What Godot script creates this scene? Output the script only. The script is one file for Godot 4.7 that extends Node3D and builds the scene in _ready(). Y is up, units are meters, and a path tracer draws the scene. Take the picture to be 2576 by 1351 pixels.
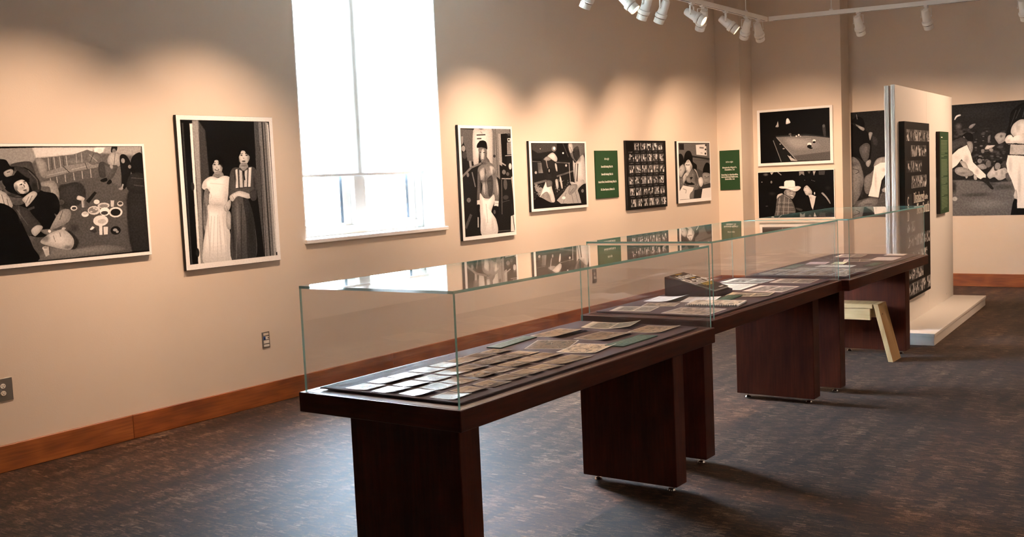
extends Node3D

# ------------------------------------------------------------------ shared state
var M := {}
var names := {}
var rng := RandomNumberGenerator.new()

const ORDINAL := ["first", "second", "third", "fourth", "fifth", "sixth", "seventh", "eighth", "ninth", "tenth", "eleventh", "twelfth", "thirteenth"]
const CASE_H := 0.77          # top of the display tables
const TOP := 0.780            # top of the display boards inside the glass
const RAIL_Y := 3.15


func _ready() -> void:
	rng.seed = 20240611
	# ---------------------------------------------------------------- camera
	var cam := Camera3D.new()
	cam.name = "camera"
	cam.fov = 28.741
	cam.near = 0.05
	cam.far = 200.0
	cam.position = Vector3(0.0, 1.52, 5.765)
	cam.basis = Basis(Vector3.UP, -0.9449815) * Basis(Vector3.RIGHT, -0.0851848) * Basis(Vector3.BACK, -0.0443492)
	add_child(cam)
	cam.current = true
	# ---------------------------------------------------------------- sky and exposure
	var sky_mat := ProceduralSkyMaterial.new()
	sky_mat.sky_top_color = Color(0.80, 0.90, 1.0)
	sky_mat.sky_horizon_color = Color(0.90, 0.96, 1.0)
	sky_mat.ground_horizon_color = Color(0.80, 0.85, 0.84)
	sky_mat.ground_bottom_color = Color(0.55, 0.58, 0.55)
	var sky := Sky.new()
	sky.sky_material = sky_mat
	var env := Environment.new()
	env.background_mode = Environment.BG_SKY
	env.sky = sky
	env.background_energy_multiplier = 235.0
	env.tonemap_mode = Environment.TONE_MAPPER_LINEAR
	env.tonemap_exposure = 1.6
	env.sdfgi_enabled = true
	env.ssao_enabled = true
	env.ssil_enabled = true
	var we := WorldEnvironment.new()
	we.name = "world_environment"
	we.environment = env
	add_child(we)
	# ---------------------------------------------------------------- build
	materials()
	room()
	window()
	wall_prints()
	freestanding_panel()
	display_cases()
	case_contents()
	bench()
	outlets()
	track_lights()


# ================================================================== helpers
func numbered(called: String) -> String:
	if not names.has(called):
		names[called] = 0
		return called
	names[called] += 1
	return "%s_%03d" % [called, names[called]]


func tag(o: Node, label: String, category: String, group := "") -> Node:
	o.set_meta("label", label)
	o.set_meta("category", category)
	if group != "":
		o.set_meta("group", group)
	return o


func thing(called: String, label: String, category: String, at := Vector3.ZERO, turn := 0.0, group := "") -> Node3D:
	var o := Node3D.new()
	o.name = numbered(called)
	add_child(o)
	o.position = at
	o.rotation.y = turn
	tag(o, label, category, group)
	return o


func part(called: String, mesh: Mesh, mat: Material, parent: Node, at := Vector3.ZERO) -> MeshInstance3D:
	var o := MeshInstance3D.new()
	o.name = called
	o.mesh = mesh
	o.material_override = mat
	o.position = at
	parent.add_child(o, true)
	return o


func struct(called: String, mesh: Mesh, mat: Material, at := Vector3.ZERO) -> MeshInstance3D:
	var o := part(numbered(called), mesh, mat, self, at)
	o.set_meta("kind", "structure")
	return o


func struct_node(called: String) -> Node3D:
	var o := Node3D.new()
	o.name = numbered(called)
	add_child(o)
	o.set_meta("kind", "structure")
	return o


func new_st() -> SurfaceTool:
	var st := SurfaceTool.new()
	st.begin(Mesh.PRIMITIVE_TRIANGLES)
	return st


func tri(st: SurfaceTool, a: Vector3, b: Vector3, c: Vector3, n: Vector3, ua := Vector2.ZERO, ub := Vector2.ZERO, uc := Vector2.ZERO) -> void:
	# front faces run clockwise seen from the side the normal points to
	var flip: bool = (b - a).cross(c - a).dot(n) > 0.0
	for p in ([[a, ua], [c, uc], [b, ub]] if flip else [[a, ua], [b, ub], [c, uc]]):
		st.set_normal(n)
		st.set_uv(p[1])
		st.add_vertex(p[0])


func quad(st: SurfaceTool, a: Vector3, b: Vector3, c: Vector3, d: Vector3, n: Vector3, uv := [Vector2(0, 0), Vector2(1, 0), Vector2(1, 1), Vector2(0, 1)]) -> void:
	tri(st, a, b, c, n, uv[0], uv[1], uv[2])
	tri(st, a, c, d, n, uv[0], uv[2], uv[3])


# a box with its edges chamfered by b, added to st
func add_box(st: SurfaceTool, at: Vector3, size: Vector3, b := 0.0) -> void:
	var h := size * 0.5
	if b <= 0.0:
		for ax in 3:
			for s in [-1.0, 1.0]:
				var n := Vector3.ZERO
				n[ax] = s
				var u := Vector3.ZERO
				var v := Vector3.ZERO
				u[(ax + 1) % 3] = h[(ax + 1) % 3]
				v[(ax + 2) % 3] = h[(ax + 2) % 3]
				var c := at + n * h
				quad(st, c - u - v, c + u - v, c + u + v, c - u + v, n)
		return
	for ax in 3:
		var i := (ax + 1) % 3
		var j := (ax + 2) % 3
		for s in [-1.0, 1.0]:
			var n := Vector3.ZERO
			n[ax] = s
			var u := Vector3.ZERO
			var v := Vector3.ZERO
			u[i] = h[i] - b
			v[j] = h[j] - b
			var c := at + n * h
			quad(st, c - u - v, c + u - v, c + u + v, c - u + v, n)
		# edges that run along ax
		for si in [-1.0, 1.0]:
			for sj in [-1.0, 1.0]:
				var along := Vector3.ZERO
				along[ax] = h[ax] - b
				var p := Vector3.ZERO
				p[i] = si * h[i]
				p[j] = sj * (h[j] - b)
				var q := Vector3.ZERO
				q[i] = si * (h[i] - b)
				q[j] = sj * h[j]
				var n := Vector3.ZERO
				n[i] = si
				n[j] = sj
				quad(st, at + p - along, at + p + along, at + q + along, at + q - along, n.normalized())
	for sx in [-1.0, 1.0]:
		for sy in [-1.0, 1.0]:
			for sz in [-1.0, 1.0]:
				var k := Vector3(sx, sy, sz)
				tri(st, at + k * Vector3(h.x, h.y - b, h.z - b), at + k * Vector3(h.x - b, h.y, h.z - b), at + k * Vector3(h.x - b, h.y - b, h.z), k.normalized())


func box(size: Vector3, b := 0.0) -> ArrayMesh:
	var st := new_st()
	add_box(st, Vector3.ZERO, size, b)
	return st.commit()


# box given by two corners, as a mesh centred on its middle; returns [mesh, middle]
func span(lo: Vector3, hi: Vector3, b := 0.0) -> Array:
	return [box(hi - lo, b), (lo + hi) * 0.5]


func spart(called: String, lo: Vector3, hi: Vector3, mat: Material, parent: Node, b := 0.0) -> MeshInstance3D:
	return part(called, box(hi - lo, b), mat, parent, (lo + hi) * 0.5)


# profile: [radius, y] pairs from the top down; smooth where the profile bends little
func add_lathe(st: SurfaceTool, profile: Array, seg := 28, at := Vector3.ZERO) -> void:
	for k in profile.size() - 1:
		var a: Array = profile[k]
		var b: Array = profile[k + 1]
		var dr: float = b[0] - a[0]
		var dy: float = b[1] - a[1]
		var nl := Vector2(-dy, dr)
		if nl.length() < 1e-9:
			continue
		nl = nl.normalized()
		for s in seg:
			var t0 := TAU * s / seg
			var t1 := TAU * (s + 1) / seg
			var d0 := Vector3(cos(t0), 0, sin(t0))
			var d1 := Vector3(cos(t1), 0, sin(t1))
			var p00: Vector3 = at + d0 * a[0] + Vector3.UP * a[1]
			var p01: Vector3 = at + d1 * a[0] + Vector3.UP * a[1]
			var p10: Vector3 = at + d0 * b[0] + Vector3.UP * b[1]
			var p11: Vector3 = at + d1 * b[0] + Vector3.UP * b[1]
			var n0 := d0 * nl.x + Vector3.UP * nl.y
			var n1 := d1 * nl.x + Vector3.UP * nl.y
			for q in [[p00, n0, p01, n1, p11, n1], [p00, n0, p11, n1, p10, n0]]:
				if (q[2] - q[0]).cross(q[4] - q[0]).length() < 1e-12:
					continue
				var flip: bool = (q[2] - q[0]).cross(q[4] - q[0]).dot(q[1]) > 0.0
				for i in ([0, 4, 2] if flip else [0, 2, 4]):
					st.set_normal(q[i + 1])
					st.set_uv(Vector2.ZERO)
					st.add_vertex(q[i])


func lathe(profile: Array, seg := 28) -> ArrayMesh:
	var st := new_st()
	add_lathe(st, profile, seg)
	return st.commit()


func rod(radius: float, a: Vector3, b: Vector3) -> Array:
	var st := new_st()
	var l := (b - a).length()
	add_lathe(st, [[0.0, l], [radius, l], [radius, 0.0], [0.0, 0.0]], 14)
	return [st.commit(), a]


# a thin sheet of paper lying in the xz plane; curl lifts its ends, uv 0..1 across it
func sheet(w: float, l: float, lift_a: float, lift_b: float, twist := 0.0, thick := 0.0006) -> ArrayMesh:
	var st := new_st()
	var nx := 4
	var nz := 10
	var top := []
	for i in nx + 1:
		var row := []
		for j in nz + 1:
			var u := float(i) / nx
			var v := float(j) / nz
			var y := 0.0
			var c := v - 0.45
			y += (lift_b if c > 0.0 else lift_a) * pow(absf(c) / 0.5, 2.0)
			y += twist * (u - 0.5) * maxf(c, 0.0) * 2.0
			row.append(Vector3((u - 0.5) * w, maxf(y, 0.0) + thick, (v - 0.5) * l))
		top.append(row)
	for i in nx:
		for j in nz:
			var a: Vector3 = top[i][j]
			var b: Vector3 = top[i + 1][j]
			var c: Vector3 = top[i + 1][j + 1]
			var d: Vector3 = top[i][j + 1]
			var n := Vector3.UP
			var uv := [Vector2(float(i) / nx, float(j) / nz), Vector2(float(i + 1) / nx, float(j) / nz), Vector2(float(i + 1) / nx, float(j + 1) / nz), Vector2(float(i) / nx, float(j + 1) / nz)]
			smooth_quad(st, top, i, j, nx, nz, uv)
			var dn := Vector3.DOWN * thick
			quad(st, a + dn, b + dn, c + dn, d + dn, -n, uv)
	for j in nz:
		for i in [0, nx]:
			var a: Vector3 = top[i][j]
			var d: Vector3 = top[i][j + 1]
			var n := Vector3(-1.0 if i == 0 else 1.0, 0, 0)
			var e := Vector2(0.01, 0.01)
			quad(st, a, d, d + Vector3.DOWN * thick, a + Vector3.DOWN * thick, n, [e, e, e, e])
	for i in nx:
		for j in [0, nz]:
			var a: Vector3 = top[i][j]
			var d: Vector3 = top[i + 1][j]
			var n := Vector3(0, 0, -1.0 if j == 0 else 1.0)
			var e := Vector2(0.01, 0.01)
			quad(st, a, d, d + Vector3.DOWN * thick, a + Vector3.DOWN * thick, n, [e, e, e, e])
	return st.commit()


func sheet_normal(top: Array, i: int, j: int, nx: int, nz: int) -> Vector3:
	var du: Vector3 = top[mini(i + 1, nx)][j] - top[maxi(i - 1, 0)][j]
	var dv: Vector3 = top[i][mini(j + 1, nz)] - top[i][maxi(j - 1, 0)]
	return dv.cross(du).normalized()


func smooth_quad(st: SurfaceTool, top: Array, i: int, j: int, nx: int, nz: int, uv: Array) -> void:
	var at := [[i, j], [i + 1, j], [i + 1, j + 1], [i, j + 1]]
	for k in [0, 1, 2, 0, 2, 3]:
		st.set_normal(sheet_normal(top, at[k][0], at[k][1], nx, nz))
		st.set_uv(uv[k])
		st.add_vertex(top[at[k][0]][at[k][1]])


func lettering(text: String, height: float, mat: Material, parent: Node, at: Vector3, bold := true, squeeze := 1.0) -> MeshInstance3D:
	var f := SystemFont.new()
	f.font_names = PackedStringArray(["Droid Serif"])
	f.font_weight = 700 if bold else 400
	var t := TextMesh.new()
	t.font = f
	t.text = text
	t.font_size = 48
	t.pixel_size = height / 48.0
	t.depth = 0.0006
	t.curve_step = 2.0
	t.horizontal_alignment = HORIZONTAL_ALIGNMENT_CENTER
	var o := part("lettering", t, mat, parent, at)
	o.scale = Vector3(squeeze, 1, 1)
	return o


# ================================================================== materials and textures
func plain(c: Color, rough := 0.6, spec := 0.5, metal := 0.0) -> StandardMaterial3D:
	var m := StandardMaterial3D.new()
	m.albedo_color = c
	m.roughness = rough
	m.metallic_specular = spec
	m.metallic = metal
	return m


func noise_bytes(w: int, h: int, freq: float, seed_: int, to_w: int, to_h: int, octaves := 3) -> PackedByteArray:
	var n := FastNoiseLite.new()
	n.noise_type = FastNoiseLite.TYPE_SIMPLEX_SMOOTH
	n.seed = seed_
	n.frequency = freq
	n.fractal_octaves = octaves
	var im := n.get_seamless_image(w, h, false, false, 0.15)
	im.convert(Image.FORMAT_L8)
	if to_w != w or to_h != h:
		im.resize(to_w, to_h, Image.INTERPOLATE_CUBIC)
	return im.get_data()


func rgb_texture(w: int, h: int, data: PackedByteArray) -> ImageTexture:
	return ImageTexture.create_from_image(Image.create_from_data(w, h, false, Image.FORMAT_RGB8, data))


# wood: grain runs along u, or along v when upright
func wood_texture(dark: Color, light: Color, seed_: int, upright := false) -> ImageTexture:
	var n := 512
	var fine := noise_bytes(32, n, 0.09, seed_, n, n, 2)
	var streak := noise_bytes(24, 96, 0.07, seed_ + 1, n, n, 3)
	var cloud := noise_bytes(64, 64, 0.03, seed_ + 2, n, n, 2)
	var out := PackedByteArray()
	out.resize(n * n * 3)
	for y in n:
		for x in n:
			var i := y * n + x
			var t := (fine[i] * 0.30 + streak[i] * 0.42 + cloud[i] * 0.28) / 255.0
			t = clampf((t - 0.5) * 1.7 + 0.5, 0.0, 1.0)
			var c := dark.lerp(light, t)
			out[i * 3] = int(c.r * 255.0)
			out[i * 3 + 1] = int(c.g * 255.0)
			out[i * 3 + 2] = int(c.b * 255.0)
	var im := Image.create_from_data(n, n, false, Image.FORMAT_RGB8, out)
	if upright:
		im.rotate_90(CLOCKWISE)
	return ImageTexture.create_from_image(im)


func wood(dark: Color, light: Color, seed_: int, rough: float, upright := false, size := 0.9) -> StandardMaterial3D:
	var m := plain(Color.WHITE, rough)
	m.albedo_texture = wood_texture(dark, light, seed_, upright)
	m.uv1_triplanar = true
	m.uv1_world_triplanar = true
	m.uv1_triplanar_sharpness = 8.0
	m.uv1_scale = Vector3.ONE / size
	return m


func carpet() -> StandardMaterial3D:
	# loop pile in short dashes that run along z (v), gathered in loose patches and bands
	var n := 1024
	var patch := noise_bytes(160, 96, 0.12, 11, n, n, 3)
	var band := noise_bytes(16, 128, 0.12, 13, n, n, 2)
	var loop := noise_bytes(n, n, 0.33, 15, n, n, 1)
	var tone := Image.create(n, n, false, Image.FORMAT_L8)
	tone.fill(grey(96))
	var g := RandomNumberGenerator.new()
	g.seed = 19
	for k in 34000:
		var x := g.randi_range(-4, n)
		var y := g.randi_range(-20, n)
		var w := g.randi_range(3, 8)
		var l := g.randi_range(8, 36)
		var i := clampi(y, 0, n - 1) * n + clampi(x, 0, n - 1)
		var v := 0.35 * (patch[i] - 128) + 0.60 * (band[i] - 128) + g.randfn(0.0, 48.0) + 112.0
		tone.fill_rect(Rect2i(x, y, w, l), grey(v))
	blur(tone, 2)
	var td := tone.get_data()
	var out := PackedByteArray()
	out.resize(n * n * 3)
	var dark := Color(0.115, 0.064, 0.036)
	var mid := Color(0.235, 0.150, 0.093)
	var light := Color(0.48, 0.375, 0.29)
	for i in n * n:
		var t := clampf(td[i] / 255.0 + (loop[i] / 255.0 - 0.5) * 0.55, 0.0, 1.0)
		var c := dark.lerp(mid, t * 2.0) if t < 0.5 else mid.lerp(light, t * 2.0 - 1.0)
		out[i * 3] = int(c.r * 255.0)
		out[i * 3 + 1] = int(c.g * 255.0)
		out[i * 3 + 2] = int(c.b * 255.0)
	var m := plain(Color.WHITE, 0.62, 0.27)
	m.albedo_texture = rgb_texture(n, n, out)
	m.uv1_triplanar = true
	m.uv1_world_triplanar = true
	m.uv1_scale = Vector3.ONE / 1.9
	m.rim_enabled = true
	m.rim = 0.06
	m.rim_tint = 0.5
	return m


func wall_paint(c: Color) -> StandardMaterial3D:
	var m := plain(c, 0.85, 0.35)
	var n := FastNoiseLite.new()
	n.seed = 5
	n.frequency = 0.11
	var im := n.get_seamless_image(256, 256)
	m.heightmap_enabled = true
	m.heightmap_texture = ImageTexture.create_from_image(im)
	m.heightmap_scale = 0.02
	m.uv1_triplanar = true
	m.uv1_world_triplanar = true
	m.uv1_scale = Vector3.ONE * 2.5
	return m


func materials() -> void:
	M.wall = wall_paint(Color(0.865, 0.812, 0.752))
	M.ceiling = plain(Color(0.93, 0.925, 0.91), 0.9, 0.3)
	M.carpet = carpet()
	M.white_paint = plain(Color(0.90, 0.89, 0.87), 0.5)
	M.reveal = plain(Color(0.93, 0.93, 0.92), 0.6)
	M.gasket = plain(Color(0.28, 0.32, 0.36), 0.5)
	M.cherry = wood(Color(0.43, 0.215, 0.085), Color(0.67, 0.395, 0.185), 31, 0.38)
	M.cherry_b = wood(Color(0.40, 0.19, 0.075), Color(0.62, 0.345, 0.155), 47, 0.38)
	M.table = wood(Color(0.20, 0.07, 0.036), Color(0.33, 0.145, 0.075), 61, 0.45)
	M.table.metallic_specular = 0.3
	M.table_leg = wood(Color(0.20, 0.07, 0.036), Color(0.33, 0.145, 0.075), 61, 0.45, true)
	M.table_leg.metallic_specular = 0.3
	M.pine = wood(Color(0.70, 0.55, 0.36), Color(0.86, 0.74, 0.54), 81, 0.6)
	M.pine_up = wood(Color(0.70, 0.55, 0.36), Color(0.86, 0.74, 0.54), 82, 0.6, true)
	M.board = plain(Color(0.305, 0.235, 0.23), 0.75, 0.25)
	M.steel = plain(Color(0.62, 0.60, 0.56), 0.32, 0.5, 0.9)
	M.chrome = plain(Color(0.85, 0.85, 0.85), 0.12, 0.5, 1.0)
	M.paper = plain(Color(0.93, 0.925, 0.91), 0.6, 0.4)
	M.black_edge = plain(Color(0.035, 0.032, 0.03), 0.6)
	M.brown_edge = plain(Color(0.16, 0.13, 0.11), 0.7)
	M.tan_edge = plain(Color(0.52, 0.42, 0.34), 0.6)
	M.green = plain(Color(0.165, 0.275, 0.175), 0.65, 0.2)
	M.green_label = plain(Color(0.16, 0.30, 0.22), 0.5, 0.4)
	M.ink_white = plain(Color(0.95, 0.94, 0.91), 0.6)
	M.ink_pale = plain(Color(0.50, 0.58, 0.50), 0.6)
	M.ink_yellow = plain(Color(0.80, 0.66, 0.15), 0.5)
	M.lamp_white = plain(Color(0.93, 0.925, 0.91), 0.38)
	M.lamp_inside = plain(Color(0.85, 0.80, 0.72), 0.3, 0.5, 0.6)
	M.slot = plain(Color(0.04, 0.035, 0.03), 0.8)
	M.plastic = plain(Color(0.86, 0.83, 0.78), 0.4)
	M.hole = plain(Color(0.06, 0.05, 0.045), 0.7)
	M.jack_blue = plain(Color(0.16, 0.33, 0.62), 0.4)
	M.shade = plain(Color(0.93, 0.93, 0.92), 0.9, 0.2)
	M.shade.backlight_enabled = true
	M.shade.backlight = Color(0.86, 0.86, 0.86)
	M.glass = plain(Color(1, 1, 1, 0.015), 0.0)
	M.glass.transparency = BaseMaterial3D.TRANSPARENCY_ALPHA
	M.pane = plain(Color(1, 1, 1, 0.01), 0.0)
	M.pane.transparency = BaseMaterial3D.TRANSPARENCY_ALPHA
	M.glass_edge = plain(Color(0.62, 0.88, 0.85, 0.55), 0.3)
	M.glass_edge.transparency = BaseMaterial3D.TRANSPARENCY_ALPHA
	M.bulb = plain(Color(1.0, 0.9, 0.75), 0.4)
	M.bulb.emission_enabled = true
	M.bulb.emission = Color(1.0, 0.86, 0.66)
	M.bulb.emission_energy_multiplier = 5.0


# ---------------------------------------------------------------- print pictures
func fill_poly(im: Image, pts: PackedVector2Array, c: Color) -> void:
	var w := im.get_width()
	var h := im.get_height()
	var lo := INF
	var hi := -INF
	for p in pts:
		lo = minf(lo, p.y)
		hi = maxf(hi, p.y)
	var n := pts.size()
	for y in range(maxi(0, int(floor(lo))), mini(h, int(ceil(hi)) + 1)):
		var yc := y + 0.5
		var xs := PackedFloat32Array()
		for k in n:
			var a := pts[k]
			var b := pts[(k + 1) % n]
			if (a.y <= yc) != (b.y <= yc):
				xs.append(a.x + (yc - a.y) / (b.y - a.y) * (b.x - a.x))
		xs.sort()
		for k in range(0, xs.size() - 1, 2):
			var x0 := clampi(int(round(xs[k])), 0, w)
			var x1 := clampi(int(round(xs[k + 1])), 0, w)
			if x1 > x0:
				im.fill_rect(Rect2i(x0, y, x1 - x0, 1), c)


func smooth_poly(pts: PackedVector2Array) -> PackedVector2Array:
	var out := PackedVector2Array()
	var n := pts.size()
	for k in n:
		var p0 := pts[(k + n - 1) % n]
		var p1 := pts[k]
		var p2 := pts[(k + 1) % n]
		var p3 := pts[(k + 2) % n]
		for s in 5:
			out.append(p1.cubic_interpolate(p2, p0, p3, s / 5.0))
	return out


func ellipse(c: Vector2, r: Vector2) -> PackedVector2Array:
	var out := PackedVector2Array()
	for k in 20:
		out.append(c + Vector2(cos(TAU * k / 20.0), sin(TAU * k / 20.0)) * r)
	return out


# a rounded shape of the printed picture: tone rises from its rim to a spot up and left of its middle
func rounded(im: Image, pts: PackedVector2Array, v: float) -> void:
	var lo := pts[0]
	var hi := pts[0]
	var mid := Vector2.ZERO
	for p in pts:
		lo = lo.min(p)
		hi = hi.max(p)
		mid += p
	mid /= pts.size()
	var size := hi - lo
	var steps := clampi(int(minf(size.x, size.y) / 5.0), 1, 7)
	for k in steps:
		var t := float(k) / maxf(steps, 1.0)
		var q := PackedVector2Array()
		for p in pts:
			q.append(mid - size * 0.10 * t + (p - mid) * (1.0 - 0.62 * t))
		fill_poly(im, q, grey(v * lerpf(0.84, 1.06, t) if steps > 1 else v))


func grey(v: float) -> Color:
	var g := clampf(v / 255.0, 0.0, 1.0)
	return Color(g, g, g)


func blur(im: Image, k: int) -> void:
	var w := im.get_width()
	var h := im.get_height()
	var f := 1
	while f * 2 <= k:
		f *= 2
		im.resize(maxi(2, w / f), maxi(2, h / f), Image.INTERPOLATE_BILINEAR)
	im.resize(w, h, Image.INTERPOLATE_CUBIC)


# a soft-edged spot of printed tone
func soft_spot(im: Image, c: Vector2, r: Vector2, v: float, alpha: float) -> void:
	var n := 24
	var d := PackedByteArray()
	d.resize(n * n * 4)
	var t := clampi(int(v), 0, 255)
	for y in n:
		for x in n:
			var q := Vector2(x + 0.5 - n * 0.5, y + 0.5 - n * 0.5).length() / (n * 0.5)
			var i := (y * n + x) * 4
			d[i] = t
			d[i + 1] = t
			d[i + 2] = t
			d[i + 3] = int(255.0 * alpha * smoothstep(1.0, 0.15, q))
	var st := Image.create_from_data(n, n, false, Image.FORMAT_RGBA8, d)
	var w := maxi(2, int(r.x * 2.0))
	var h := maxi(2, int(r.y * 2.0))
	st.resize(w, h, Image.INTERPOLATE_BILINEAR)
	im.blend_rect(st, Rect2i(0, 0, w, h), Vector2i(int(c.x - r.x), int(c.y - r.y)))


func paint(im: Image, ops: Array) -> void:
	var k := Vector2(im.get_width() / 1000.0, im.get_height() / 1000.0)
	var r := RandomNumberGenerator.new()
	r.seed = 77
	for o in ops:
		var c := grey(o[1])
		if o[0] <= 1:
			var pts := PackedVector2Array()
			for i in range(2, o.size(), 2):
				pts.append(Vector2(o[i], o[i + 1]) * k)
			if o[0] == 1:
				rounded(im, smooth_poly(pts), o[1])
			else:
				fill_poly(im, pts, c)
		elif o[0] == 2:
			var hw := Vector2(o[2], o[3]) * 0.5 * k
			for i in range(4, o.size() - 2, 2):
				var a := Vector2(o[i], o[i + 1]) * k
				var b := Vector2(o[i + 2], o[i + 3]) * k
				var d := (b - a).normalized()
				var s := Vector2(-d.y * hw.x, d.x * hw.y)
				fill_poly(im, PackedVector2Array([a + s, b + s, b - s, a - s]), c)
		elif o[0] == 3:
			fill_poly(im, ellipse(Vector2(o[2], o[3]) * k, Vector2(o[4], o[5]) * k), c)
		elif o[0] == 7:
			soft_spot(im, Vector2(o[3], o[4]) * k, Vector2(o[5], o[6]) * k, o[1], o[2] / 100.0)
		elif o[0] == 4:
			blur(im, o[1])
		elif o[0] == 5:
			for j in o[6]:
				var at := Vector2(r.randf_range(o[2], o[4]), r.randf_range(o[3], o[5])) * k
				var sz: float = o[7] * r.randf_range(0.3, 0.7)
				fill_poly(im, ellipse(at, Vector2(sz, sz * r.randf_range(0.7, 1.5)) * k), grey(r.randf_range(o[8], o[9])))


func grain(im: Image, amount: float, seed_: int) -> void:
	im.convert(Image.FORMAT_L8)
	var d := im.get_data()
	var w := im.get_width()
	var h := im.get_height()
	var r := RandomNumberGenerator.new()
	r.seed = seed_
	var n := FastNoiseLite.new()
	n.noise_type = FastNoiseLite.TYPE_SIMPLEX_SMOOTH
	n.seed = seed_
	n.frequency = 0.09
	n.fractal_octaves = 4
	n.fractal_gain = 0.62
	var mi := n.get_image(w, h)
	mi.convert(Image.FORMAT_L8)
	var mottle := mi.get_data()
	for i in d.size():
		var v := d[i] * (1.0 + (mottle[i] - 128) / 128.0 * (0.28 - 0.265 * d[i] / 255.0))
		d[i] = clampi(int(v + (r.randf() - 0.5) * amount), 0, 255)
	im.set_data(w, h, false, Image.FORMAT_L8, d)


# aspect = width / height; margins in thousandths of width and height: left, top, right, bottom
func picture(ops: Array, aspect: float, margin: Array, seed_: int, long := 1100) -> ImageTexture:
	var w := int(long if aspect >= 1.0 else long * aspect)
	var h := int(long / aspect if aspect >= 1.0 else long)
	var im := Image.create(w, h, false, Image.FORMAT_RGBA8)
	im.fill(grey(20))
	paint(im, ops)
	blur(im, 2)
	if margin:
		var c := grey(246)
		im.fill_rect(Rect2i(0, 0, int(w * margin[0] / 1000.0), h), c)
		im.fill_rect(Rect2i(0, 0, w, int(h * margin[1] / 1000.0)), c)
		im.fill_rect(Rect2i(w - int(w * margin[2] / 1000.0), 0, w, h), c)
		im.fill_rect(Rect2i(0, h - int(h * margin[3] / 1000.0), w, h), c)
	im.resize(w * 2 / 5, h * 2 / 5, Image.INTERPOLATE_LANCZOS)
	im.resize(w * 6 / 10, h * 6 / 10, Image.INTERPOLATE_CUBIC)
	grain(im, 16.0, seed_)
	im.convert(Image.FORMAT_RGB8)
	return ImageTexture.create_from_image(im)


func print_material(t: Texture2D, rough := 0.5) -> StandardMaterial3D:
	var m := plain(Color.WHITE, rough, 0.2)
	m.albedo_texture = t
	m.texture_repeat = false
	return m


# small film frame full of upright light and dark smears
func film_frame(im: Image, r: Rect2, g: RandomNumberGenerator) -> void:
	var base := g.randf_range(50, 135)
	fill_poly(im, PackedVector2Array([r.position, r.position + Vector2(r.size.x, 0), r.end, r.position + Vector2(0, r.size.y)]), grey(base))
	for k in 16:
		var at := r.position + Vector2(g.randf_range(0.06, 0.94), g.randf_range(0.2, 0.85)) * r.size
		var s := Vector2(g.randf_range(0.04, 0.13), g.randf_range(0.07, 0.30)) * r.size
		var v := g.randf_range(120, 255) if k % 3 else g.randf_range(5, 40)
		var e := ellipse(at, s)
		for i in e.size():
			e[i] = e[i].clamp(r.position, r.end)
		fill_poly(im, e, grey(v))


func contact_sheet(seed_: int) -> ImageTexture:
	var w := 1000
	var h := 810
	var im := Image.create(w, h, false, Image.FORMAT_RGB8)
	im.fill(grey(16))
	var g := RandomNumberGenerator.new()
	g.seed = seed_
	for row in 6:
		var y := 24.0 + row * 133.0
		var off: float = [45, 60, 60, 40, 60, 80][row]
		for c in 6:
			if row == 0 and c == 0:
				continue
			film_frame(im, Rect2(off + c * 152.0, y, 128, 92), g)
		for c in 6:
			if row < 5:
				var x := off + 20.0 + c * 152.0
				im.fill_rect(Rect2i(int(x), int(y) + 108, 10, 7), grey(150))
				for q in 7:
					im.fill_rect(Rect2i(int(x) + 28 + q * 9, int(y) + 106 + g.randi_range(0, 3), 6, 7), grey(g.randf_range(90, 190)))
	blur(im, 2)
	grain(im, 14.0, seed_)
	im.convert(Image.FORMAT_RGB8)
	return ImageTexture.create_from_image(im)


func title_sheet() -> ImageTexture:
	var w := 700
	var h := 1400
	var im := Image.create(w, h, false, Image.FORMAT_RGB8)
	im.fill(grey(10))
	var g := RandomNumberGenerator.new()
	g.seed = 902
	# rows of frames: [top, first x, last x] in thousandths
	for row in [[42, 60, 985, 66], [130, 240, 985, 66], [217, 60, 800, 66], [303, 250, 985, 72], [560, 60, 420, 60], [640, 60, 985, 66], [735, 240, 985, 66], [830, 60, 700, 66], [912, 60, 985, 72]]:
		var x: float = row[1]
		while x + 150.0 <= row[2] + 20.0:
			film_frame(im, Rect2(x * w / 1000.0, row[0] * h / 1000.0, 148.0 * w / 1000.0, row[3] * h / 1000.0), g)
			x += 158.0
	for v in [405, 490]:
		fill_poly(im, PackedVector2Array([Vector2(60, v * 1.4), Vector2(180, v * 1.4), Vector2(180, v * 1.4 + 92), Vector2(60, v * 1.4 + 92)]), grey(48))
	blur(im, 2)
	grain(im, 12.0, 4)
	im.convert(Image.FORMAT_RGB8)
	return ImageTexture.create_from_image(im)


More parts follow.
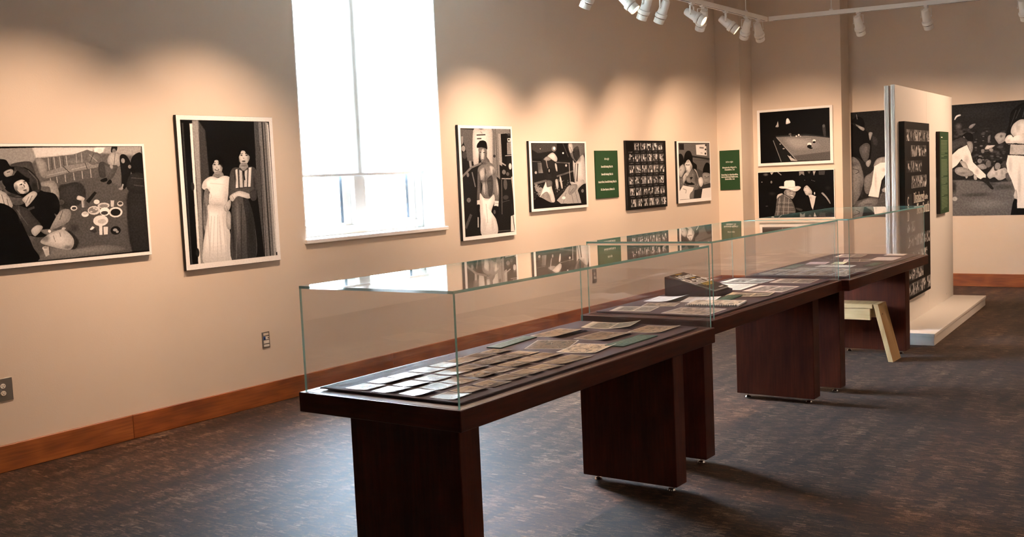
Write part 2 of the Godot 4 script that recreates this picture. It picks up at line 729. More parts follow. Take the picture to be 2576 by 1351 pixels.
# lines of small print; style 0 typed page, 1 clipping with a picture, 2 map
func page(style: int, seed_: int, tint: Color, w := 240, h := 300) -> ImageTexture:
	var im := Image.create(w, h, false, Image.FORMAT_RGB8)
	im.fill(tint)
	var g := RandomNumberGenerator.new()
	g.seed = seed_
	var ink := tint.darkened(0.62)
	if style == 0 or style == 1:
		var y := 26
		while y < h - 22:
			var pic: bool = style == 1 and y > h * 0.12 and y < h * 0.62
			if pic:
				im.fill_rect(Rect2i(22, y, w - 44, int(h * 0.40)), tint.darkened(0.45))
				for k in 26:
					fill_poly(im, ellipse(Vector2(g.randf_range(36, w - 36), g.randf_range(y + 14, y + h * 0.36)), Vector2(g.randf_range(4, 16), g.randf_range(4, 12))), tint.darkened(g.randf_range(0.15, 0.8)))
				y += int(h * 0.44)
				continue
			var x := 22
			while x < w - 30:
				var l := g.randi_range(6, 20)
				im.fill_rect(Rect2i(x, y, mini(l, w - 22 - x), 3), ink)
				x += l + 4
			y += 8 if g.randf() < 0.85 else 18
		if style == 0:
			im.fill_rect(Rect2i(24, 10, w / 3, 7), ink)
	else:
		for k in 90:
			fill_poly(im, ellipse(Vector2(g.randf_range(0, w), g.randf_range(0, h)), Vector2(g.randf_range(5, 24), g.randf_range(4, 18))), tint.darkened(g.randf_range(0.0, 0.55)))
		for k in 26:
			var a := Vector2(g.randf_range(0, w), g.randf_range(0, h))
			var b := a + Vector2(g.randf_range(-90, 90), g.randf_range(-60, 60))
			var s := (b - a).normalized().orthogonal() * g.randf_range(0.6, 1.8)
			fill_poly(im, PackedVector2Array([a + s, b + s, b - s, a - s]), tint.darkened(0.7) if k % 2 else tint.lightened(0.5))
		var edge := tint.lightened(0.55)
		for r in [Rect2i(0, 0, w, 9), Rect2i(0, h - 9, w, 9), Rect2i(0, 0, 9, h), Rect2i(w - 9, 0, 9, h)]:
			im.fill_rect(r, edge)
	return ImageTexture.create_from_image(im)


# old snapshot: pale border, brown scene of ground, trees, house and figures
func snapshot(seed_: int) -> ImageTexture:
	var w := 150
	var h := 160
	var im := Image.create(w, h, false, Image.FORMAT_RGB8)
	var g := RandomNumberGenerator.new()
	g.seed = seed_
	var deep := Color(0.27, 0.20, 0.15)
	var pale := Color(0.74, 0.66, 0.55)
	im.fill(Color(0.84, 0.79, 0.72))
	var horizon := g.randf_range(0.4, 0.62)
	im.fill_rect(Rect2i(8, 8, w - 16, int(h * horizon)), deep.lerp(pale, g.randf_range(0.35, 0.75)))
	im.fill_rect(Rect2i(8, int(h * horizon), w - 16, h - 8 - int(h * horizon)), deep.lerp(pale, g.randf_range(0.25, 0.55)))
	for k in 16:
		var e := ellipse(Vector2(g.randf_range(10, w - 10), h * horizon + g.randf_range(-34, 14)), Vector2(g.randf_range(6, 22), g.randf_range(5, 18)))
		for i in e.size():
			e[i] = e[i].clamp(Vector2(8, 8), Vector2(w - 8, h - 8))
		fill_poly(im, e, deep.lerp(pale, g.randf_range(0.0, 0.6)))
	for k in g.randi_range(1, 3):
		var x := g.randf_range(20, w - 50)
		var y := h * horizon + g.randf_range(-14, 8)
		im.fill_rect(Rect2i(int(x), int(y), g.randi_range(12, 38), g.randi_range(8, 22)), deep.lerp(pale, g.randf_range(0.7, 1.0)))
	for k in g.randi_range(1, 4):
		var x := g.randf_range(22, w - 22)
		var y := h * horizon + g.randf_range(8, 30)
		fill_poly(im, ellipse(Vector2(x, y), Vector2(5, 16)), deep.darkened(g.randf_range(0.0, 0.5)))
		fill_poly(im, ellipse(Vector2(x, y - 19), Vector2(4, 5)), deep.lerp(pale, 0.8))
	return ImageTexture.create_from_image(im)


# ================================================================== the room
const X_BACK := -4.0          # wall behind the camera
const X_FAR := 13.30          # far wall, mural part
const X_POOL := 13.0          # far wall, part that stands forward
const X_COL := 12.62          # face of the corner column
const Z_COL := 0.33
const Z_PIL := 1.49
const Z_RIGHT := 9.0
const CEIL := 3.85
const WIN := [5.39, 7.02, 1.138, 3.70]   # x0, x1, y0, y1 of the opening


func boxes_mesh(list: Array) -> ArrayMesh:
	var st := new_st()
	for b in list:
		add_box(st, (b[0] + b[1]) * 0.5, b[1] - b[0])
	return st.commit()


func room() -> void:
	struct("floor", boxes_mesh([[Vector3(X_BACK - 0.3, -0.2, -0.5), Vector3(X_FAR + 0.3, 0.0, Z_RIGHT + 0.3)]]), M.carpet)
	struct("ceiling", boxes_mesh([[Vector3(X_BACK - 0.3, CEIL, -0.5), Vector3(X_FAR + 0.3, CEIL + 0.2, Z_RIGHT + 0.3)]]), M.ceiling)
	struct("wall_window_side", boxes_mesh([
		[Vector3(X_BACK - 0.3, 0, -0.42), Vector3(WIN[0], CEIL, 0)],
		[Vector3(WIN[1], 0, -0.42), Vector3(X_FAR + 0.3, CEIL, 0)],
		[Vector3(WIN[0], 0, -0.42), Vector3(WIN[1], WIN[2] - 0.03, 0)],
		[Vector3(WIN[0], WIN[3], -0.42), Vector3(WIN[1], CEIL, 0)]]), M.wall)
	struct("wall_far", boxes_mesh([
		[Vector3(X_FAR, 0, Z_PIL), Vector3(X_FAR + 0.3, CEIL, Z_RIGHT + 0.3)],
		[Vector3(X_POOL, 0, Z_COL), Vector3(X_FAR + 0.3, CEIL, Z_PIL)],
		[Vector3(X_COL, 0, 0.0), Vector3(X_FAR + 0.3, CEIL, Z_COL)]]), M.wall)
	struct("wall_right", boxes_mesh([[Vector3(X_BACK - 0.3, 0, Z_RIGHT), Vector3(X_FAR, CEIL, Z_RIGHT + 0.3)]]), M.wall)
	struct("wall_back", boxes_mesh([[Vector3(X_BACK - 0.3, 0, 0), Vector3(X_BACK, CEIL, Z_RIGHT)]]), M.wall)
	# baseboards of separate boards
	var t := 0.019
	var hgt := 0.152
	var bl := struct_node("baseboard_window_side")
	var joints := [X_BACK, -0.9, 1.45, 3.83, 6.25, 8.7, 11.1, X_COL]
	for i in joints.size() - 1:
		baseboard(bl, Vector3(joints[i] + 0.0008, 0, 0), Vector3(joints[i + 1] - 0.0008, hgt, t), i)
	var bf := struct_node("baseboard_far")
	baseboard(bf, Vector3(X_COL - t, 0, t + 0.001), Vector3(X_COL, hgt, Z_COL + t), 0)
	baseboard(bf, Vector3(X_COL + 0.001, 0, Z_COL), Vector3(X_POOL - t - 0.001, hgt, Z_COL + t), 1)
	baseboard(bf, Vector3(X_POOL - t, 0, Z_COL), Vector3(X_POOL, hgt, Z_PIL + t), 0)
	baseboard(bf, Vector3(X_POOL + 0.001, 0, Z_PIL), Vector3(X_FAR - t - 0.001, hgt, Z_PIL + t), 1)
	baseboard(bf, Vector3(X_FAR - t, 0, Z_PIL), Vector3(X_FAR, hgt, 4.2), 0)
	baseboard(bf, Vector3(X_FAR - t, 0, 4.202), Vector3(X_FAR, hgt, 6.6), 1)
	baseboard(bf, Vector3(X_FAR - t, 0, 6.602), Vector3(X_FAR, hgt, Z_RIGHT), 0)


func baseboard(parent: Node, lo: Vector3, hi: Vector3, i: int) -> void:
	spart("board", lo, hi, M.cherry if i % 2 == 0 else M.cherry_b, parent, 0.003)


func window() -> void:
	# white reveal lining the opening, with the sill board
	var x0: float = WIN[0]
	var x1: float = WIN[1]
	var y0: float = WIN[2]
	var y1: float = WIN[3]
	var w := struct_node("window_1")
	spart("reveal", Vector3(x0, y0, -0.32), Vector3(x0 + 0.012, y1, 0.0), M.reveal, w)
	spart("reveal", Vector3(x1 - 0.012, y0, -0.32), Vector3(x1, y1, 0.0), M.reveal, w)
	spart("reveal", Vector3(x0 + 0.012, y1 - 0.012, -0.32), Vector3(x1 - 0.012, y1, 0.0), M.reveal, w)
	# frame: jambs, head, bottom rail, centre mullion
	var zf := -0.30
	var zb := -0.23
	spart("jamb", Vector3(x0 + 0.012, y0, zf), Vector3(x0 + 0.085, y1, zb), M.white_paint, w, 0.004)
	spart("jamb", Vector3(x1 - 0.085, y0, zf), Vector3(x1 - 0.012, y1, zb), M.white_paint, w, 0.004)
	spart("bottom_rail", Vector3(x0 + 0.085, y0, zf), Vector3(x1 - 0.085, y0 + 0.07, zb), M.white_paint, w, 0.004)
	spart("head_rail", Vector3(x0 + 0.085, y1 - 0.08, zf), Vector3(x1 - 0.085, y1 - 0.012, zb), M.white_paint, w, 0.004)
	spart("mullion", Vector3(6.140, y0 + 0.07, zf), Vector3(6.270, y1 - 0.08, -0.204), M.white_paint, w, 0.004)
	for s in [[x0 + 0.085, 6.140], [6.270, x1 - 0.085]]:
		var sash := Node3D.new()
		sash.name = "sash"
		w.add_child(sash, true)
		var a: float = s[0]
		var b: float = s[1]
		var yb := y0 + 0.07
		var yt := y1 - 0.08
		spart("stile", Vector3(a, yb, -0.29), Vector3(a + 0.05, yt, -0.25), M.white_paint, sash, 0.003)
		spart("stile", Vector3(b - 0.085, yb, -0.29), Vector3(b, yt, -0.25), M.white_paint, sash, 0.003)
		spart("gasket", Vector3(b - 0.115, yb + 0.02, -0.285), Vector3(b - 0.086, yt, -0.255), M.gasket, sash)
		spart("meeting_rail", Vector3(a + 0.05, 2.28, -0.29), Vector3(b - 0.116, 2.345, -0.25), M.white_paint, sash, 0.003)
		spart("rail", Vector3(a + 0.05, yb, -0.29), Vector3(b - 0.116, yb + 0.02, -0.25), M.white_paint, sash, 0.003)
		spart("pane", Vector3(a + 0.05, yb + 0.02, -0.273), Vector3(b - 0.116, 2.28, -0.268), M.pane, sash)
		spart("pane", Vector3(a + 0.05, 2.345, -0.273), Vector3(b - 0.116, yt, -0.268), M.pane, sash)
	# sill board with a thin apron below it
	var sill := struct_node("trim_1")
	spart("sill_board", Vector3(x0 - 0.012, y0 - 0.03, -0.32), Vector3(x1 + 0.012, y0, 0.03), M.reveal, sill, 0.003)
	# roller shade hung in the recess
	var sh := thing("roller_shade", "white translucent roller shade drawn most of the way down the window", "shade", Vector3((x0 + x1) * 0.5, 1.6, -0.19))
	var hw := (x1 - x0) * 0.5 - 0.025
	var cloth := new_st()
	quad(cloth, Vector3(-hw, 0.02, 0), Vector3(hw, 0.02, 0), Vector3(hw, 2.04, 0), Vector3(-hw, 2.04, 0), Vector3.BACK)
	part("fabric", cloth.commit(), M.shade, sh)
	spart("hem_bar", Vector3(-hw, 0.0, -0.006), Vector3(hw, 0.022, 0.006), M.reveal, sh, 0.003)
	var tube := part("roller", lathe([[0.0, hw], [0.028, hw], [0.028, -hw], [0.0, -hw]], 20), M.reveal, sh, Vector3(0, 2.05, -0.02))
	tube.rotation.z = PI / 2


# ================================================================== things on the walls
func hang(called: String, label: String, category: String, at: Vector3, turn: float, w: float, h: float, thick: float, edge: Material, face: Material) -> Node3D:
	# at = centre of the back, turn = which way it faces; local +z is out of the wall
	var t := thing(called, label, category, at, turn)
	part("mount_board", box(Vector3(w, h, thick), 0.0015), edge, t, Vector3(0, 0, thick * 0.5))
	var st := new_st()
	var z := thick + 0.0007
	var a := w * 0.5 - 0.0012
	var b := h * 0.5 - 0.0012
	quad(st, Vector3(-a, b, z), Vector3(a, b, z), Vector3(a, -b, z), Vector3(-a, -b, z), Vector3.BACK)
	add_box(st, Vector3(0, 0, thick + 0.0003), Vector3(a * 2, b * 2, 0.0006))
	part("print", st.commit(), face, t)
	return t


func hang_z(called: String, label: String, category: String, x0: float, x1: float, y0: float, y1: float, edge: Material, face: Material, thick := 0.027) -> Node3D:
	return hang(called, label, category, Vector3((x0 + x1) * 0.5, (y0 + y1) * 0.5, 0.0), 0.0, x1 - x0, y1 - y0, thick, edge, face)


func hang_x(called: String, label: String, category: String, x: float, z0: float, z1: float, y0: float, y1: float, edge: Material, face: Material, thick := 0.027) -> Node3D:
	return hang(called, label, category, Vector3(x, (y0 + y1) * 0.5, (z0 + z1) * 0.5), -PI / 2, z1 - z0, y1 - y0, thick, edge, face)


func wall_prints() -> void:
	hang_z("photo_print", "black and white print of friends on a living room carpet near the double outlet", "photograph", 3.005, 4.05, 1.143, 1.844, M.black_edge,
		print_material(picture(ART.living_room, 1.045 / 0.701, [16, 24, 16, 30], 1)))
	hang_z("photo_print", "tall black and white print of two women standing in a doorway", "photograph", 4.302, 5.116, 1.015, 2.030, M.black_edge,
		print_material(picture(ART.two_women, 0.814 / 1.015, [38, 30, 38, 36], 2)))
	hang_z("photo_print", "tall black and white print of a shirtless boxer in white trousers", "photograph", 7.225, 8.036, 0.993, 2.011, M.black_edge,
		print_material(picture(ART.standing_boxer, 0.811 / 1.018, [42, 28, 30, 32], 3)))
	hang_z("photo_print", "wide black and white print of a boxer in headgear facing his coach", "photograph", 8.302, 9.346, 1.193, 1.875, M.black_edge,
		print_material(picture(ART.ring_corner, 1.044 / 0.682, [36, 28, 30, 40], 4)))
	var g1 := hang_z("caption_panel", "green caption panel with four lines of place names below a heading", "sign", 9.541, 10.017, 1.270, 1.778, M.green, M.green, 0.012)
	var lines := [["left to right", 0.030, 0.165, false], ["Doraville Boxing Club, GA", 0.030, 0.083, true], ["Doraville Boxing Club, GA", 0.030, 0.002, true], ["Contact Sheet, Doraville Boxing Club, GA", 0.030, -0.079, true], ["ESL Class Daycare, Atlanta, GA", 0.030, -0.160, true]]
	for l in lines:
		lettering(l[0], l[1], M.ink_white, g1, Vector3(0.0, l[2], 0.0135), l[3], 0.62)
	hang_z("contact_sheet", "black contact sheet of six film strip rows between green panel and girl print", "photograph", 10.175, 11.124, 1.118, 1.886, M.black_edge, print_material(contact_sheet(301)))
	hang_z("photo_print", "black and white print of a girl leaning on a table of drawings", "photograph", 11.407, 12.337, 1.135, 1.883, M.black_edge,
		print_material(picture(ART.girl_at_table, 0.93 / 0.748, [48, 26, 20, 56], 5)))
	var g2 := hang_x("caption_panel", "green caption panel with five lines on the corner column", "sign", X_COL, 0.030, 0.300, 1.257, 1.762, M.green, M.green, 0.012)
	for l in [["left to right", 0.026, 0.105, false], ["Moustache Miguel's,", 0.027, 0.034, true], ["Chamblee, GA", 0.027, 0.006, true], ["Dancing La Quebradita,", 0.027, -0.058, true], ["International Ballroom,", 0.027, -0.086, true], ["Doraville, GA", 0.027, -0.114, true]]:
		lettering(l[0], l[1], M.ink_white, g2, Vector3(0.0, l[2], 0.0135), l[3], 0.72)
	hang_x("photo_print", "dark print of a pool table with balls and a white hat", "photograph", X_POOL, 0.40, 1.385, 1.54, 2.258, M.paper,
		print_material(picture(ART.pool_table, 0.985 / 0.718, [38, 40, 36, 50], 6)))
	hang_x("photo_print", "dark print of a man in a white cowboy hat beside a woman", "photograph", X_POOL, 0.39, 1.395, 0.80, 1.466, M.paper,
		print_material(picture(ART.couple_hat, 1.005 / 0.666, [6, 10, 8, 12], 7)))
	var mu := thing("mural", "huge black and white mural of dancers in white trousers on the far wall", "mural", Vector3(X_FAR, 1.5035, 3.078), -PI / 2)
	var st := new_st()
	var a := 3.144 * 0.5
	var b := 1.317 * 0.5
	add_box(st, Vector3(0, 0, 0.001), Vector3(a * 2, b * 2, 0.002))
	part("backing", st.commit(), M.paper, mu)
	st = new_st()
	quad(st, Vector3(-a, b, 0.0025), Vector3(a, b, 0.0025), Vector3(a, -b, 0.0025), Vector3(-a, -b, 0.0025), Vector3.BACK)
	part("print", st.commit(), print_material(picture(ART.dance_mural, a / b, [], 8, 1900), 0.6), mu)


func freestanding_panel() -> void:
	# white movable wall on a low platform, turned a little from the room's long axis
	var dir := Vector3(2.56, 0, -0.143)
	var turn := atan2(-dir.z, dir.x)
	var base := Vector3(9.0, 0, 3.25)
	var len := 2.57
	var p := thing("movable_wall", "white freestanding display wall on a low white platform", "display wall", base, turn)
	# local x runs along the wall, local z out of its front face
	spart("face_board", Vector3(0.0, 0.10, -0.032), Vector3(1.285, 2.16, 0.0), M.white_paint, p, 0.002)
	spart("face_board", Vector3(1.287, 0.10, -0.032), Vector3(len, 2.16, 0.0), M.white_paint, p, 0.002)
	spart("back_board", Vector3(0.0, 0.10, -0.085), Vector3(len, 2.155, -0.050), M.white_paint, p, 0.002)
	spart("core", Vector3(0.008, 0.10, -0.050), Vector3(len - 0.008, 2.15, -0.032), M.tan_edge, p, 0.001)
	for z in [-0.077, -0.066, -0.022, -0.012]:
		spart("edge_strip", Vector3(-0.003, 0.10, z - 0.003), Vector3(0.001, 2.15, z + 0.003), M.white_paint, p, 0.001)
	spart("platform_top", Vector3(-0.11, 0.075, -0.40), Vector3(len + 0.02, 0.10, 0.315), M.white_paint, p, 0.002)
	spart("platform_base", Vector3(-0.10, 0.0, -0.39), Vector3(len + 0.01, 0.075, 0.308), M.white_paint, p, 0.002)
	for x in [0.45, 1.55, 2.2]:
		var s := part("screw_cover", lathe([[0.0, 0.004], [0.009, 0.003], [0.011, 0.0], [0.0, 0.0]], 12), M.white_paint, p, Vector3(x, 0.16, 0.0))
		s.rotation.x = PI / 2
	var fwd := Basis(Vector3.UP, turn)
	var t := hang("title_panel", "tall black panel of film strips with a white exhibition title", "sign", base + fwd * Vector3(0.645, 1.093, 0.0), turn, 1.03, 1.53, 0.045, M.black_edge, print_material(title_sheet(), 0.6))
	lettering("Displaced", 0.125, M.ink_white, t, Vector3(0.04, 0.105, 0.0465), true, 0.72)
	lettering("in the", 0.06, M.ink_white, t, Vector3(0.345, 0.10, 0.0465), true, 0.8)
	lettering("New South", 0.13, M.ink_white, t, Vector3(0.21, 0.005, 0.0465), true, 0.78)
	lettering("C", 0.11, M.ink_white, t, Vector3(-0.405, 0.085, 0.0465), true, 0.9)
	lettering("D", 0.11, M.ink_white, t, Vector3(-0.405, -0.045, 0.0465), true, 0.9)
	var im := Image.create(260, 700, false, Image.FORMAT_RGB8)
	var gc: Color = M.green.albedo_color
	im.fill(gc)
	var g := RandomNumberGenerator.new()
	g.seed = 55
	im.fill_rect(Rect2i(34, 44, 46, 8), Color(0.9, 0.9, 0.85))
	for para in [[74, 10], [198, 2], [236, 13], [396, 5], [462, 8], [564, 9]]:
		for k in para[1]:
			im.fill_rect(Rect2i(34, para[0] + k * 12, (190 if k < para[1] - 1 else g.randi_range(60, 150)) - g.randi_range(0, 14), 4), Color(0.52, 0.60, 0.48))
	hang("text_panel", "narrow green panel of small text paragraphs on the white display wall", "sign", base + fwd * Vector3(1.945, 1.395, 0.0), turn, 0.45, 0.80, 0.035, M.brown_edge, print_material(ImageTexture.create_from_image(im)))


# ================================================================== display cases
const CASES := [
	# x0, x1, z0, z1 of the table top; glass z0, z1; legs: [x0, x1] twice, leg z0, z1
	[2.627, 4.585, 2.868, 3.632, 2.895, 3.617, 2.745, 2.860, 4.345, 4.452, 3.008, 3.526],
	[4.783, 6.745, 2.752, 3.528, 2.779, 3.513, 4.848, 4.955, 6.440, 6.550, 2.915, 3.442],
	[6.757, 8.715, 2.800, 3.575, 2.838, 3.560, 6.838, 6.938, 8.400, 8.515, 2.960, 3.480],
]


func display_cases() -> void:
	var said := ["the open end", "the middle of the row", "the display wall end"]
	for i in 3:
		var c: Array = CASES[i]
		var t := thing("display_table", ["dark mahogany slab table under the case of small snapshots", "dark mahogany slab table under the case with the book stand", "dark mahogany slab table standing over the raw pine bench"][i], "table")
		spart("table_top", Vector3(c[0], CASE_H - 0.073, c[2]), Vector3(c[1], CASE_H, c[3]), M.table, t, 0.003)
		for k in 2:
			var a: float = c[6 + 2 * k]
			var b: float = c[7 + 2 * k]
			var leg := spart("leg", Vector3(a, 0.034, c[10]), Vector3(b, CASE_H - 0.073, c[11]), M.table_leg, t, 0.003)
			for s in [-1.0, 1.0]:
				part("leveling_foot", lathe([[0.0, 0.034], [0.006, 0.034], [0.006, 0.014], [0.016, 0.012], [0.020, 0.004], [0.020, 0.0], [0.0, 0.0]], 14), M.chrome, leg, Vector3(0, -leg.position.y, s * ((c[11] - c[10]) * 0.5 - 0.055)))
		# dark board inside
		var d := thing("display_board", "dark brown lining board in the glass case at %s" % said[i], "board")
		spart("lower_layer", Vector3([2.709, 4.890, 6.868][i], CASE_H, c[4] + 0.045), Vector3(c[1] - 0.082, TOP - 0.005, c[3] - 0.068), M.board, d)
		spart("upper_layer", Vector3([2.693, 4.874, 6.852][i], TOP - 0.005, c[4] + 0.018), Vector3(c[1] - 0.070, TOP, c[3] - 0.052), M.board, d, 0.001)
		glass_cover([2.637, 4.828, 6.806][i], [4.576, 6.735, 8.662][i], c[4], c[5], said[i])


func glass_cover(x0: float, x1: float, z0: float, z1: float, said: String) -> void:
	var t := thing("glass_cover", "clear glass cover with green edges on the case at %s" % said, "glass cover")
	var e := 0.009
	var y0 := CASE_H
	var y1 := 1.164
	var g := 0.0004
	# top pane with its four green edges
	var top := spart("top_pane", Vector3(x0, y1 - e, z0), Vector3(x1, y1, z1), M.glass, t)
	for r in [[Vector3(x0, y1 - e, z0), Vector3(x1, y1, z0)], [Vector3(x0, y1 - e, z1), Vector3(x1, y1, z1)], [Vector3(x0, y1 - e, z0), Vector3(x0, y1, z1)], [Vector3(x1, y1 - e, z0), Vector3(x1, y1, z1)]]:
		spart("edge", r[0] - Vector3(g, g, g) - top.position, r[1] + Vector3(g, g, g) - top.position, M.glass_edge, top)
	var long := [Vector3(x0 + e + g, 0, 0), Vector3(x1 - e - g, 0, 0)]
	for z in [z0, z1 - e]:
		spart("side_pane", Vector3(x0 + e + g, y0, z), Vector3(x1 - e - g, y1 - e - g, z + e), M.glass, t)
	for x in [x0, x1 - e]:
		var end := spart("end_pane", Vector3(x, y0, z0), Vector3(x + e, y1 - e - g, z1), M.glass, t)
		for z in [z0, z1]:
			spart("edge", Vector3(x - g, y0, z - g) - end.position, Vector3(x + e + g, y1 - e - g, z + g) - end.position, M.glass_edge, end)


func lay(called: String, label: String, category: String, x: float, z: float, w: float, l: float, deg: float, mat: Material, lift_a := 0.0, lift_b := 0.0, group := "", y := TOP) -> Node3D:
	var t := thing(called, label, category, Vector3(x, y, z), deg_to_rad(deg), group)
	part("sheet", sheet(w, l, lift_a, lift_b), mat, t)
	return t


func label_card(label: String, x: float, z: float, w: float, l: float, deg: float, text: Array) -> void:
	var t := thing("label_card", label, "label", Vector3(x, TOP, z), deg_to_rad(deg))
	spart("card", Vector3(-w * 0.5, 0, -l * 0.5), Vector3(w * 0.5, 0.005, l * 0.5), M.green_label, t, 0.001)
	var k := 0
	for s in text:
		var o := part("print_line", box(Vector3(w * s, 0.0006, 0.004)), M.ink_pale, t, Vector3(0, 0.0055, -l * 0.22 + k * 0.018))
		k += 1


func case_contents() -> void:
	var gloss := []
	for k in 8:
		var m := print_material(snapshot(400 + k), 0.12)
		m.metallic_specular = 0.6
		gloss.append(m)
	# first case: eight by four snapshots
	var cols := [2.768, 2.883, 3.0, 3.124, 3.239, 3.356, 3.472, 3.585]
	var rows := [3.075, 3.204, 3.336, 3.478]
	var meshes := []
	for k in 6:
		meshes.append(sheet(0.099, 0.109, 0.0005 + 0.0006 * (k % 3), 0.0016 + 0.0011 * k, 0.002 * ((k % 3) - 1)))
	for i in 8:
		for j in 4:
			var t := thing("snapshot", "curled brown snapshot, %s from the open end, %s row from the window wall" % [ORDINAL[i], ORDINAL[j]], "photograph", Vector3(cols[i] + rng.randf_range(-0.004, 0.004), TOP, rows[j] + rng.randf_range(-0.005, 0.005)), rng.randf_range(-0.05, 0.05), "snapshots laid in a grid in the open end case")
			part("sheet", meshes[rng.randi_range(0, 5)], gloss[rng.randi_range(0, 7)], t)
	label_card("narrow green label card between the glass and the curled photographs", 3.811, 2.995, 0.325, 0.075, 5.0, [0.8, 0.7])
	label_card("green label card with four text lines beside the snapshot grid corner", 4.034, 3.487, 0.315, 0.092, 0.0, [0.72, 0.8, 0.66, 0.5])
	var brown := Color(0.60, 0.49, 0.38)
	lay("mounted_photograph", "brown photograph with a pale border touching the narrow green label", "photograph", 4.13, 3.046, 0.255, 0.175, 0.0, print_material(page(2, 21, brown), 0.3), 0.0, 0.012)
	lay("framed_photograph", "brown photograph in a wide pale mount at the end of the board", "photograph", 4.418, 3.157, 0.20, 0.25, 14.0, print_material(page(1, 22, Color(0.80, 0.74, 0.64)), 0.35), 0.006, 0.012)
	lay("mounted_photograph", "brown street photograph lying in front of the pale mounted one", "photograph", 4.12, 3.293, 0.235, 0.185, -2.0, print_material(page(2, 23, brown.darkened(0.12)), 0.3), 0.0, 0.008)
	lay("mounted_photograph", "brown group photograph lying by the board's far corner", "photograph", 4.382, 3.415, 0.22, 0.175, 2.0, print_material(page(2, 24, brown.lightened(0.08)), 0.3), 0.0, 0.006)
	lay("aerial_photograph", "dark aerial photograph turned askew behind the pale map sheet", "photograph", 3.831, 3.197, 0.245, 0.195, 20.0, print_material(page(2, 25, Color(0.50, 0.43, 0.35)), 0.35))
	lay("map_sheet", "pale site plan sheet touching the last snapshots of the grid", "map", 3.796, 3.399, 0.235, 0.18, 8.0, print_material(page(2, 26, Color(0.80, 0.70, 0.58)), 0.4), 0.0, 0.004)
	# middle case
	lay("document", "pale brown clipping in the middle case touching a brown map sheet", "document", 5.019, 2.955, 0.19, 0.23, 12.0, print_material(page(1, 31, Color(0.89, 0.81, 0.71)), 0.5))
	lay("document", "small brown map sheet touching the pale brown clipping", "map", 5.222, 3.01, 0.15, 0.19, 14.0, print_material(page(2, 32, Color(0.64, 0.54, 0.43)), 0.5))
	lay("typed_page", "white typed page with a lifted corner below the book stand", "document", 5.459, 2.924, 0.24, 0.19, 6.0, print_material(page(0, 33, Color(0.97, 0.97, 0.97)), 0.5), 0.0, 0.014)
	lay("typed_page", "white printed page lying next to the lifted typed page", "document", 5.494, 3.126, 0.25, 0.19, 14.0, print_material(page(0, 34, Color(0.97, 0.96, 0.96)), 0.5), 0.0, 0.003)
	lay("photo_card", "card with three brown photographs by the spiral notebook", "photograph", 5.029, 3.308, 0.25, 0.265, 1.0, print_material(page(2, 35, Color(0.69, 0.60, 0.52)), 0.4))
	var nb := thing("spiral_notebook", "spiral bound notebook lying in front of the book stand", "notebook", Vector3(5.328, TOP, 3.298), deg_to_rad(10.0))
	spart("pages", Vector3(-0.11, 0.0, -0.145), Vector3(0.11, 0.009, 0.145), M.paper, nb, 0.001)
	part("cover", sheet(0.22, 0.29, 0.0, 0.0), print_material(page(2, 36, Color(0.84, 0.75, 0.64)), 0.5), nb, Vector3(0, 0.009, 0))
	for k in 22:
		var ring := part("coil", lathe([[0.0055, 0.0012], [0.0067, 0.0], [0.0055, -0.0012], [0.0043, 0.0], [0.0055, 0.0012]], 12), M.gasket, nb, Vector3(-0.109, 0.0068, -0.135 + k * 0.01286))
		ring.rotation.x = PI / 2
	label_card("green label card leaning by the spiral notebook", 5.57, 3.258, 0.29, 0.085, 6.0, [0.8, 0.6, 0.7])
	lay("framed_photograph", "small framed photograph with a pale mount behind the notebook", "photograph", 5.778, 3.308, 0.18, 0.255, 10.0, print_material(page(1, 37, Color(0.94, 0.86, 0.75)), 0.35), 0.004, 0.006)
	lay("document", "white sheet with a short purple heading beside the book stand", "document", 6.152, 3.015, 0.335, 0.255, 4.0, print_material(page(0, 38, Color(0.97, 0.97, 0.93)), 0.5))
	lay("document", "white sheet with a grey picture beside the dark newspaper clipping", "document", 6.5, 2.985, 0.25, 0.285, 1.0, print_material(page(1, 39, Color(0.97, 0.97, 0.93)), 0.5))
	lay("clipping", "dark newspaper clipping in the corner of the middle case beside the last case", "document", 6.546, 3.288, 0.24, 0.26, 4.0, print_material(page(1, 40, Color(0.84, 0.75, 0.67)), 0.5))
	lay("clipping", "long newspaper clipping with a photograph in front of white sheets", "document", 6.096, 3.308, 0.32, 0.25, 2.0, print_material(page(1, 41, Color(0.95, 0.87, 0.80)), 0.5))
	book_stand()
	# last case
	for k in 4:
		lay("photo_card", "brown photograph card, %s from the room side glass in the row of four" % ORDINAL[3 - k], "photograph", 7.163, 3.071 + k * 0.123, 0.50, 0.115, 0.0, print_material(page(2, 51 + k, Color(0.73, 0.64, 0.55), 300, 120), 0.45), 0.0, 0.0, "row of four photograph cards")
	lay("photo_card", "narrow brown photograph card beside the narrow green label", "photograph", 7.107, 2.934, 0.36, 0.10, 0.0, print_material(page(2, 56, Color(0.71, 0.62, 0.53)), 0.45))
	label_card("green label card at the back of the case by the display wall", 7.491, 2.924, 0.31, 0.085, 3.0, [0.8, 0.7])
	label_card("green label card at the front of the case by the display wall", 7.714, 3.443, 0.26, 0.07, 0.0, [0.8, 0.7])
	lay("document", "pink tinted sheet beside a cream sheet in the last case", "document", 7.794, 3.0, 0.19, 0.145, 8.0, print_material(page(0, 57, Color(0.97, 0.86, 0.86)), 0.5))
	lay("document", "small cream sheet beside the pink tinted sheet", "document", 7.815, 3.157, 0.19, 0.09, 8.0, print_material(page(0, 58, Color(0.97, 0.97, 0.80)), 0.5))
	lay("document", "long white sheet between the photograph cards and cream sheet", "document", 7.572, 3.212, 0.17, 0.26, 2.0, print_material(page(0, 59, Color(0.97, 0.95, 0.91)), 0.5))
